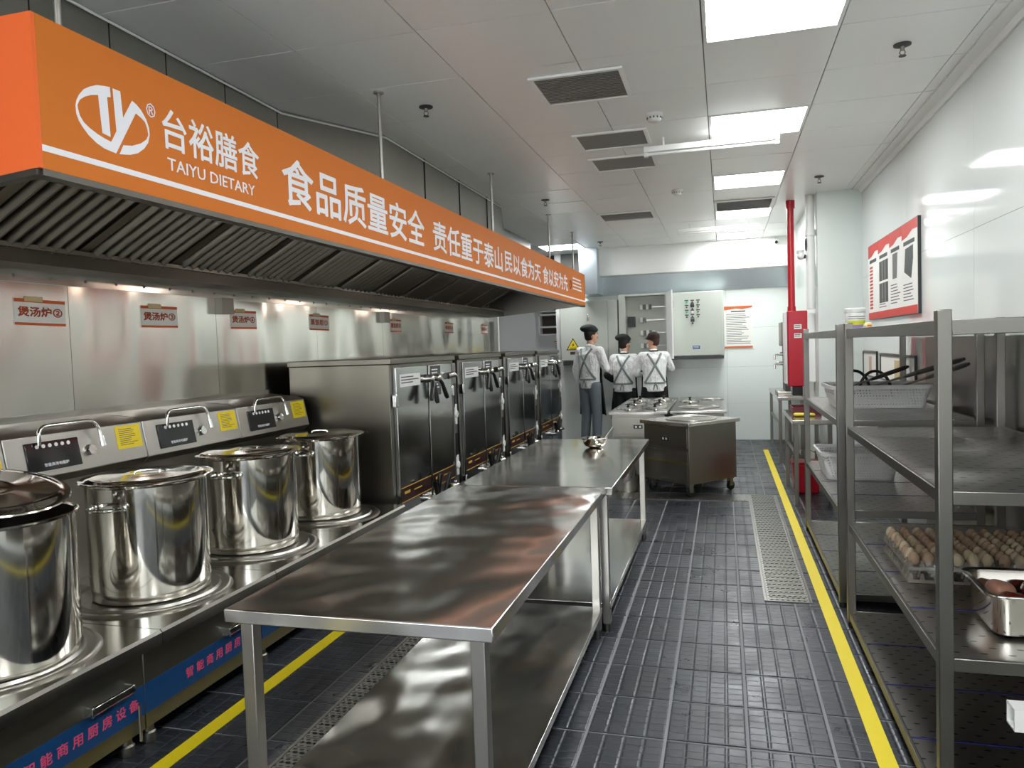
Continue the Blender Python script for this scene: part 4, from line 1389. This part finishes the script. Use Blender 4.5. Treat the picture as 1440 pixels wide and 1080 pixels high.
# ---- baskets
def basket(x0, x1, y0, y1, z0, h, label):
    t = thing('plastic_basket', label, 'basket', ((x0 + x1) / 2, (y0 + y1) / 2, z0), 0, 'white perforated baskets')
    a, b = (x1 - x0) / 2, (y1 - y0) / 2
    def rr(a_, b_, r, z, n=6):
        out = []
        for cxs, cys, st in ((1, 1, 0), (-1, 1, 90), (-1, -1, 180), (1, -1, 270)):
            for i in range(n + 1):
                an = rad(st + 90 * i / n)
                out.append((cxs * (a_ - r) + r * cos(an), cys * (b_ - r) + r * sin(an), z))
        return out
    bot, top = rr(a - .05, b - .05, .04, .002), rr(a - .012, b - .012, .06, h - .02)
    n = len(bot)
    q = MB()
    q.add(bot + top, [(i, (i + 1) % n, n + (i + 1) % n, n + i) for i in range(n)], 0, True)
    q.add(bot, [list(range(n))], 0)
    o = q.build('body', 'basket', t)
    sd = o.modifiers.new('thickness', 'SOLIDIFY'); sd.thickness = .003
    q = MB()
    o1, i1 = rr(a, b, .065, h - .022), rr(a - .014, b - .014, .055, h - .022)
    o2, i2 = rr(a, b, .065, h), rr(a - .014, b - .014, .055, h)
    for A, B in ((o1, o2), (o2, i2), (i2, i1), (i1, o1)):
        q.add(A + B, [(i, (i + 1) % n, n + (i + 1) % n, n + i) for i in range(n)], 0, True)
    q.build('rim', 'plastic_white', t)
    # solid base edge and corner ribs
    q = MB()
    e1, e2 = rr(a - .049, b - .049, .041, .0), rr(a - .0465, b - .0465, .042, .022)
    q.add(e1 + e2, [(i, (i + 1) % n, n + (i + 1) % n, n + i) for i in range(n)], 0, True)
    q.build('base_edge', 'plastic_white', t)
    return t
basket(.655, 1.27, 5.22, 5.74, 1.055, .15, 'white perforated basket with black handled tools on the upper rack shelf')
basket(.615, 1.13, 5.42, 5.92, .555, .185, 'empty white perforated basket on the middle rack shelf')

def long_tool(p0_, p1_, label, w=.03):
    p0_, p1_ = Vector(p0_), Vector(p1_)
    t = thing('long_handled_strainer', label, 'strainer', p0_, 0, 'black handled strainers in the basket')
    d = p1_ - p0_; L = d.length; d.normalize()
    s = d.cross(Vector((0, 0, 1))).normalized(); u = s.cross(d)
    q = MB()
    pts = []
    q.frust([-s * .006 - u * .003, s * .006 - u * .003, s * .006 + u * .003, -s * .006 + u * .003],
            [d * L * .45 - s * .010 - u * .006, d * L * .45 + s * .010 - u * .006, d * L * .45 + s * .010 + u * .006, d * L * .45 - s * .010 + u * .006])
    q.build('shaft', 'steel_dark', t)
    MB().tube([d * L * .42, d * L * .6, d * L * .95, d * L], [.010, .014, .013, .008], 10).build('grip', 'black_plastic', t)
    c = -d * .07
    MB().tube([c + (d * cos(a * pi / 10) + s * sin(a * pi / 10)) * .075 for a in range(21)], .006, 8).build('hoop', 'chrome', t)
    g = MB()
    for k in range(-3, 4):
        h = math.sqrt(max(0, .075 ** 2 - (k * .02) ** 2))
        g.tube([c + d * k * .02 - s * h, c + d * k * .02 - u * .02, c + d * k * .02 + s * h], .0015, 4)
        g.tube([c + s * k * .02 - d * h, c + s * k * .02 - u * .02, c + s * k * .02 + d * h], .0015, 4)
    g.build('wire_mesh', 'chrome', t)
long_tool((.94, 5.46, 1.185), (1.15, 4.22, 1.39), 'black handled strainer, longest one sticking out of the white basket', .03)
long_tool((1.125, 5.46, 1.185), (1.21, 4.36, 1.36), 'black handled strainer lying beside the longest one in the basket', .03)
long_tool((.79, 5.44, 1.18), (1.06, 4.98, 1.33), 'short black handled strainer rising steeply from the white basket', .03)
for k, (x, y, lab) in enumerate(((.86, 5.62, 'dark hoop handle showing above the rim of the upper basket'), (.97, 5.50, 'second dark hoop handle beside the strainers in the upper basket'))):
    t = thing('hoop_handle', lab, 'handle', (x, y, 1.13), rad(0))
    MB().tube([(-.10 * cos(pi * a / 16), 0, .155 * sin(pi * a / 16)) for a in range(17)], .010, 10).build('hoop', 'black_plastic', t)
    MB().box(-.11, .11, -.03, .03, -.012, .0).build('base', 'steel_dark', t, .004)

# ---- tub and pouch on top of the rack
t = thing('plastic_tub', 'white tub with yellow and purple label on top of the rack', 'tub', (.775, 5.0, 1.56), 0)
MB().lathe([(0, 0), (.052, 0), (.056, .006), (.058, .10), (.054, .112), (0, .112)], n=32).build('body', 'plastic_white', t)
MB().lathe([(.059, .104), (.060, .106), (.060, .128), (.056, .132), (0, .132)], n=32).build('lid', 'plastic_white', t)
def wrap(z0, z1, m, nm, r=.0588):
    q = MB(); n = 14
    v0 = []
    for i in range(n + 1):
        a = rad(-140 + 110 * i / n)
        v0.append((r * cos(a), r * sin(a)))
    q.add([(x, y, z0) for x, y in v0] + [(x, y, z1) for x, y in v0], [(i, i + 1, n + 2 + i, n + 1 + i) for i in range(n)], 0, True)
    return q.build(nm, m, t)
M['purple'] = mat('purple print', '8f77a8', .5)
M['lime'] = mat('yellow green print', 'c2c62a', .5)
wrap(.004, .030, 'purple', 'label_lower')
wrap(.030, .056, 'lime', 'label_band', .0586)
wrap(.078, .082, 'grey_print', 'label_line', .0587)
wrap(.066, .069, 'grey_print', 'label_line', .0587)
t = thing('snack_pouch', 'small pale yellow pouch lying beside the white tub on the rack', 'pouch', (.81, 4.80, 1.56), 0)
t.scale = (.7, .7, .7)
obj('pouch', cap_mesh([((0, -.03, .03), (.035, .03, .03), (0, .03, .028), (.03, .03, .028))], .006, 4), 'pouch_yellow' if 'pouch_yellow' in M else 'tape', t)
MB().box(-.012, .02, -.0625, -.0615, .022, .036).build('pouch_print', 'orange_print', t)

# ---- eggs in wrapped trays
def egg_tray(x0, y0, nx, ny, label):
    t = thing('egg_tray', label, 'tray', (x0 + nx * .0255, y0 + ny * .0255, .555), 0, 'egg trays on the middle shelf')
    a, b = nx * .0255, ny * .0255
    q = MB()
    for lev in (0, .05):
        q.box(-a, a, -b, b, lev, lev + .012)
        for i in range(nx + 1):
            for j in range(ny + 1):
                x, y = -a + i * .051, -b + j * .051
                x = min(max(x, -a + .01), a - .01); y = min(max(y, -b + .01), b - .01)
                q.frust([(x - .009, y - .009, lev + .012), (x + .009, y - .009, lev + .012), (x + .009, y + .009, lev + .012), (x - .009, y + .009, lev + .012)],
                        [(x - .004, y - .004, lev + .036), (x + .004, y - .004, lev + .036), (x + .004, y + .004, lev + .036), (x - .004, y + .004, lev + .036)])
    q.build('tray', 'pulp', t)
    return t
egg_me = []
for m_ in ('egg', 'egg_b'):
    q = MB()
    nu, nv = 14, 10
    vs, fs = [], []
    for j in range(nv + 1):
        tt = pi * j / nv
        rr_ = .0215 * sin(tt) * (1 - .12 * cos(tt))
        for i in range(nu):
            vs.append((rr_ * cos(2 * pi * i / nu), rr_ * sin(2 * pi * i / nu), .028 * cos(tt)))
    for j in range(nv):
        for i in range(nu):
            fs.append((j * nu + i, (j + 1) * nu + i, (j + 1) * nu + (i + 1) % nu, j * nu + (i + 1) % nu))
    q.add(vs, fs, 0, True)
    me = q.mesh('egg'); me.materials.append(M[m_]); egg_me.append(me)
rnd = random.Random(5)
for (x0, lab) in ((.675, 'grey pulp egg tray at the front edge of the middle shelf'), (.99, 'grey pulp egg tray towards the wall on the middle shelf')):
    y0, nx, ny = 3.20, 6, 9
    egg_tray(x0, y0, nx, ny, lab)
    for i in range(nx):
        for j in range(ny):
            pale = rnd.random() < .3
            o = bpy.data.objects.new('egg', egg_me[1 if pale else 0])
            COL.objects.link(o)
            o.location = (x0 + (i + .5) * .051 + rnd.uniform(-.002, .002), y0 + (j + .5) * .051 + rnd.uniform(-.002, .002), .646)
            o.rotation_euler = (rnd.uniform(-.2, .2), rnd.uniform(-.2, .2), rnd.uniform(0, 6))
            tag(o, ('pale cream egg' if pale else 'brown egg') + ' in a wrapped pulp tray on the rack', 'egg', 'cream eggs in trays' if pale else 'brown eggs in trays')
# clear film pulled over the trays
film = bpy.data.materials.new('clear plastic film'); film.use_nodes = True
nt = film.node_tree; nt.nodes.clear()
om = nt.nodes.new('ShaderNodeOutputMaterial'); mx = nt.nodes.new('ShaderNodeMixShader'); tb = nt.nodes.new('ShaderNodeBsdfTransparent'); gb = nt.nodes.new('ShaderNodeBsdfGlossy')
gb.inputs['Roughness'].default_value = .12
mx.inputs[0].default_value = .13
nt.links.new(tb.outputs[0], mx.inputs[1]); nt.links.new(gb.outputs[0], mx.inputs[2]); nt.links.new(mx.outputs[0], om.inputs[0])
M['film'] = film
q = MB(); nx, ny = 34, 26
vs = []
rnd = random.Random(9)
for j in range(ny + 1):
    for i in range(nx + 1):
        x, y = .648 + .668 * i / nx, 3.165 + .53 * j / ny
        edge = min(i, nx - i, j, ny - j)
        z = .683 + rnd.uniform(-.003, .005)
        if edge == 0: z = .575 + rnd.uniform(0, .02)
        elif edge == 1: z = .655 + rnd.uniform(-.012, .01)
        vs.append((x + rnd.uniform(-.004, .004), y + rnd.uniform(-.004, .004), z))
q.add(vs, [(j * (nx + 1) + i, j * (nx + 1) + i + 1, (j + 1) * (nx + 1) + i + 1, (j + 1) * (nx + 1) + i) for j in range(ny) for i in range(nx)], 0, True)
o = q.build('plastic_film', 'film')
tag(o, 'crumpled clear plastic film pulled over the egg trays', 'plastic film')

# ---- deep food pan with raw meat
t = thing('food_pan', 'deep rectangular steel food pan on the middle rack shelf', 'pan', (1.045, 2.785, .555), 0)
def rrp(a_, b_, r, z, n=6):
    out = []
    for cxs, cys, st in ((1, 1, 0), (-1, 1, 90), (-1, -1, 180), (1, -1, 270)):
        for i in range(n + 1):
            an = rad(st + 90 * i / n)
            out.append((cxs * (a_ - r) + r * cos(an), cys * (b_ - r) + r * sin(an), z))
    return out
loops = [rrp(.225, .125, .03, .003), rrp(.235, .137, .04, .012), rrp(.243, .148, .045, .132), rrp(.247, .152, .046, .140), rrp(.262, .165, .05, .142), rrp(.264, .167, .05, .136)]
q = MB(); n = len(loops[0])
for A, B in zip(loops, loops[1:]):
    q.add(A + B, [(i, (i + 1) % n, n + (i + 1) % n, n + i) for i in range(n)], 0, True)
q.add(loops[0], [list(range(n))[::-1]], 0)
o = q.build('pan', 'steel_pot', t)
sd = o.modifiers.new('thickness', 'SOLIDIFY'); sd.thickness = .0015; sd.offset = 1
rnd = random.Random(21)
mk = 0
for lay, (nx, ny, sx_, sy_) in enumerate(((4, 2, .106, .125), (4, 2, .108, .125))):
    for i in range(nx):
        for j in range(ny):
            x, y = (i - (nx - 1) / 2) * sx_, (j - (ny - 1) / 2) * sy_
            dark = mk in (1, 8, 11)
            rx_, ry_, rz_ = .047, .055, .030
            o = obj('meat', cap_mesh([((-.012, 0, 0), (rx_ - .014, ry_ - .004, rz_), (.012, rnd.uniform(-.006, .006), rnd.uniform(-.003, .003)), (rx_ - .014, ry_ - .008, rz_ - .003))], .006, 3), 'meat_b' if dark else 'meat')
            o.location = (1.045 + x + rnd.uniform(-.003, .003), 2.785 + y + rnd.uniform(-.003, .003), .555 + .036 + lay * .063)
            o.rotation_euler = (0, rnd.uniform(-.08, .08), rnd.uniform(-.15, .15))
            tag(o, ('dark red' if dark else 'pale pink') + ' piece of raw meat in the deep food pan', 'meat', ('dark' if dark else 'pale') + ' meat pieces in the food pan')
            mk += 1

# ---- low white trolley frame of square tube parked against the rack end
t = thing('trolley_frame', 'white square tube trolley frame standing against the rack end', 'trolley', (1.04, 2.30, 0), 0)
def sq_tube(p0_, p1_, r_, name):
    p0_, p1_ = Vector(p0_), Vector(p1_)
    d = (p1_ - p0_).normalized()
    s_ = d.cross(Vector((0, 1, 0))).normalized(); u_ = s_.cross(d)
    c4 = ((-1, -1), (1, -1), (1, 1), (-1, 1))
    q = MB()
    R4 = lambda P_, k_: [P_ + s_ * x * k_ + u_ * y * k_ for x, y in c4]
    for A, B in ((R4(p0_, r_), R4(p1_, r_)), (R4(p0_, r_ - .005), R4(p1_, r_ - .005)), (R4(p0_, r_), R4(p0_, r_ - .005)), (R4(p1_, r_), R4(p1_, r_ - .005))):
        q.add(A + B, [(i, (i + 1) % 4, 4 + (i + 1) % 4, 4 + i) for i in range(4)])
    return q.build(name, 'white_paint', t)
for y in (-.30, .10):
    sq_tube((-.272, y, .425), (.28, y, .425), .032, 'side_rail')
    for x in (-.05, .22):
        MB().box(x - .02, x + .02, y - .02, y + .02, .06, .393).build('leg', 'white_paint', t)
        MB().cyl((x - .012, y, .035), (x + .012, y, .035), .035, .035, 16).build('wheel', 'black_matte', t)
        box('fork', (x - .016, x + .016, y - .012, y + .012, .05, .07), 'steel_dark', t)
for x in (-.05, .22):
    box('cross_rail', (x - .02, x + .02, -.268, .068, .405, .445), 'white_paint', t)

# ================================================================== PRINTED BOARDS ON THE GLOSSY WALL
t = thing('wall_poster', 'four panel poster board with red wavy heading on the glossy wall', 'poster', (XR, 6.90, 1.675), 0)
Lp, Hp = .935, .68          # half length along y, height
box('board', (-.022, -.001, -Lp - .006, Lp + .006, -.006, Hp + .006), 'black_plastic', t)
# seen from the aisle the reading direction runs towards the camera: -y
def pw(a, z, d_): return (-.022 - d_, Lp - a, z)
secw = [0, .46, .93, 1.38, 1.87]
for k in range(4):
    a0, a1 = secw[k] + .003, secw[k + 1] - .003
    sh = MB(); sh.prism([(a0, 0), (a1, 0), (a1, Hp), (a0, Hp)], pw, 0, .002); sheet = sh.build('poster_panel', 'paper', t)
    q = MB()
    q.prism([(a0, Hp), (a1, Hp), (a1, Hp - .075), (a0 + (a1 - a0) * .7, Hp - .07), (a0 + (a1 - a0) * .35, Hp - .105), (a0, Hp - .115)], pw, .002, .003)
    q.build('red_heading', 'red_print', sheet)
    q = MB()
    q.prism([(a0, 0), (a1, 0), (a1, .06), (a0, .06)], pw, .002, .003)
    q.build('red_footer', 'red_print', sheet)
    q = MB()
    q.prism([(a0 + .06, Hp - .165), (a1 - .08, Hp - .165), (a1 - .08, Hp - .135), (a0 + .06, Hp - .135)], pw, .002, .003)
    ln = MB()
    if k == 0:
        for i in range(13):
            z = Hp - .215 - i * .031
            ln.prism([(a0 + .07, z), (a0 + .21, z), (a0 + .21, z + .018), (a0 + .07, z + .018)], pw, .002, .003)
        ln.build('red_step_box', 'red_print', sheet)
    elif k == 1:
        for r_ in range(2):
            for c_ in range(3):
                aa = a0 + .05 + c_ * .125; z = Hp - .36 - r_ * .19
                ln.prism([(aa, z), (aa + .11, z), (aa + .11, z + .17), (aa, z + .17)], pw, .002, .003)
        ln.build('photo', 'photo_dark', sheet)
        text_lines(q, pw(a0 + .05, .08, .002), (0, -1, 0), (0, 0, 1), .33, .09, 4, 0, .3, 31)
    elif k == 2:
        ln.prism([(a0 + .12, .30), (a0 + .27, .30), (a0 + .30, .50), (a0 + .12, .50)], pw, .002, .003)
        ln.build('photo', 'photo_grey', sheet)
        text_lines(q, pw(a0 + .05, .09, .002), (0, -1, 0), (0, 0, 1), .36, .17, 7, 0, .3, 32)
    else:
        ln.prism([(a0 + .08, .32), (a0 + .30, .26), (a0 + .36, .40), (a0 + .36, .50), (a0 + .12, .49)], pw, .002, .003)
        ln.build('photo', 'photo_dark', sheet)
        text_lines(q, pw(a0 + .05, .09, .002), (0, -1, 0), (0, 0, 1), .34, .14, 6, 0, .3, 33)
    q.build('print', 'grey_print', sheet)
def small_frame(y0, y1, z0, z1, label, m2):
    t = thing('framed_notice', label, 'notice', (XR, (y0 + y1) / 2, z0), 0, 'low framed notices on the glossy wall')
    b = (y1 - y0) / 2; h = z1 - z0
    q = MB(); q.box(-.018, -.001, -b, b, h - .02, h); q.box(-.018, -.001, -b, -b + .012, 0, h - .02); q.box(-.018, -.001, b - .012, b, 0, h - .02); q.box(-.018, -.001, -b + .012, b - .012, 0, .012)
    q.build('frame', 'black_plastic', t)
    box('sheet', (-.010, -.002, -b + .012, b - .012, .012, h - .02), 'paper', t)
    q = MB()
    q.box(-.0112, -.0102, -b * .25, b * .12, .03, h - .05)
    q.build('picture', m2, t)
small_frame(7.55, 8.24, 1.13, 1.378, 'low framed notice with pinkish picture near the white wall corner', 'meat')
small_frame(6.10, 7.38, 1.13, 1.365, 'wide low framed notice with tan picture behind the far rack', 'tape')

# ================================================================== EQUIPMENT BY THE WALL CORNER
def side_table(x0, x1, y0, y1, H, label):
    t = thing('side_table', label, 'table', ((x0 + x1) / 2, (y0 + y1) / 2, 0), 0, 'narrow stainless side tables')
    a, b = (x1 - x0) / 2, (y1 - y0) / 2
    box('tabletop', (-a, a, -b, b, H - .04, H), 'steel_x', t, .003)
    for sx in (-1, 1):
        for sy in (-1, 1):
            cx_, cy_ = sx * (a - .03), sy * (b - .04)
            MB().box(cx_ - .019, cx_ + .019, cy_ - .019, cy_ + .019, 0, H - .04).build('leg', 'steel_shelf', t, .002)
    for sx in (-1, 1):
        box('stretcher', (sx * (a - .03) - .014, sx * (a - .03) + .014, -b + .06, b - .06, .44, .47), 'steel_shelf', t)
    return t
side_table(.585, .93, 7.18, 8.28, .785, 'narrow stainless side table with maroon tray before the red box')
side_table(.625, .935, 9.72, 11.6, .81, 'narrow stainless side table with the water boiler by the rear wall')
t = thing('tool_tray', 'low maroon plastic tray on the narrow side table', 'tray', (.77, 8.0, .785), 0)
q = MB(); q.box(-.13, .13, -.2, .2, 0, .008); q.box(-.13, -.122, -.2, .2, .008, .06); q.box(.122, .13, -.2, .2, .008, .06); q.box(-.122, .122, -.2, -.192, .008, .06); q.box(-.122, .122, .192, .2, .008, .06)
q.build('tray', 'maroon_plastic' if 'maroon_plastic' in M else 'maroon', t, .003)
o = obj('cleaning_cloth', cap_mesh([((-.07, 0, .018), (.03, .07, .016), (.07, .02, .016), (.03, .06, .014))], .008, 2), 'yellow_cloth' if 'yellow_cloth' in M else 'yellow_label')
o.location = (.72, 7.55, .785)
tag(o, 'folded yellow cloth on the narrow side table', 'cloth')
t = thing('red_bucket', 'square red plastic bucket on the floor under the side table', 'bucket', (.76, 7.9, 0), 0)
MB().frust([(-.11, -.11, 0), (.11, -.11, 0), (.11, .11, 0), (-.11, .11, 0)], [(-.13, -.13, .30), (.13, -.13, .30), (.13, .13, .30), (-.13, .13, .30)]).build('body', 'red', t, .02)
MB().box(-.14, .14, -.14, .14, .295, .312).build('rim', 'red', t, .006)
MB().tube([(-.135, 0, .30)] + [(-.135 * cos(pi * i / 10), 0, .31 + .11 * sin(pi * i / 10)) for i in range(1, 10)] + [(.135, 0, .30)], .005, 8).build('bail_handle', 'chrome', t)

t = thing('fire_box', 'tall red metal fire equipment box under the red pipe', 'fire box', (.76, 8.72, 1.005), 0)
box('body', (-.095, .105, -.12, .12, 0, .81), 'red', t, .01)
box('side_panel', (-.125, -.097, -.08, .14, .03, .80), 'plastic_white', t, .004)
box('back_plate', (.105, .178, -.12, .12, .05, .78), 'white_paint', t)
for z in (.52, .615):
    q = box('label', (-.03, .045, -.1225, -.1205, z, z + .05), 'paper', t)
    tl = MB(); text_lines(tl, (-.025, -.1227, z + .006), (1, 0, 0), (0, 0, 1), .06, .036, 2, 0, .45, 2); tl.build('label_print', 'grey_print', q)
box('lower_valve', (-.05, .05, -.09, .09, -.10, 0), 'black_plastic', t, .006)
t = thing('red_pipe', 'vertical red fire pipe rising to the ceiling above the red box', 'pipe', (.718, 8.70, 1.815), 0)
MB().cyl((0, 0, 0), (0, 0, CZ - 1.815), .036, .036, 20).build('pipe', 'red_pipe', t)
MB().cyl((0, 0, CZ - 1.90), (0, 0, CZ - 1.816), .046, .046, 20).build('collar', 'red_pipe', t)
MB().cyl((0, 0, 0), (0, 0, .05), .044, .044, 20).build('collar', 'red_pipe', t)
t = thing('white_pipe', 'white vertical service pipe between red pipe and wall corner', 'pipe', (.888, 8.46, 1.82), 0)
MB().cyl((0, 0, 0), (0, 0, CZ - 1.82), .045, .045, 20).build('pipe', 'plastic_white', t)
MB().cyl((0, 0, .76), (0, 0, .82), .054, .054, 20).build('coupling', 'plastic_white', t)
MB().sphere((-.045, -.03, .67), (.012, .02, .07), 10, 8).build('sensor', 'black_plastic', t)
box('back_clip', (-.01, .05, -.02, .02, .2, .24), 'plastic_white', t)

t = thing('water_boiler', 'dark glass fronted water boiler with steel valves on the side table', 'boiler', (.80, 10.2, .81), 0)
box('tray', (-.16, .13, -.22, .30, 0, .05), 'steel', t, .01)
box('body', (-.06, .13, -.18, .28, .05, .62), 'dark_grey', t, .008)
box('head', (-.10, .13, -.20, .28, .62, .92), 'steel_dark', t, .008)
box('side_panel', (.0, .12, -.215, -.18, .06, .95), 'plastic_white', t, .004)
for z in (.40, .52):
    MB().cyl((-.06, -.05, z), (-.15, -.05, z), .022, .026, 14).build('valve', 'chrome', t)
    MB().tube([(-.15, -.05, z), (-.175, -.05, z - .01), (-.178, -.05, z - .07)], .014, 10).build('spout', 'chrome', t)
MB().cyl((0, .05, .92), (0, .05, .96), .02, .02, 12).build('cap', 'chrome', t)
for nm, c in (('pouch_yellow', 'd8cf9a'),):
    pass
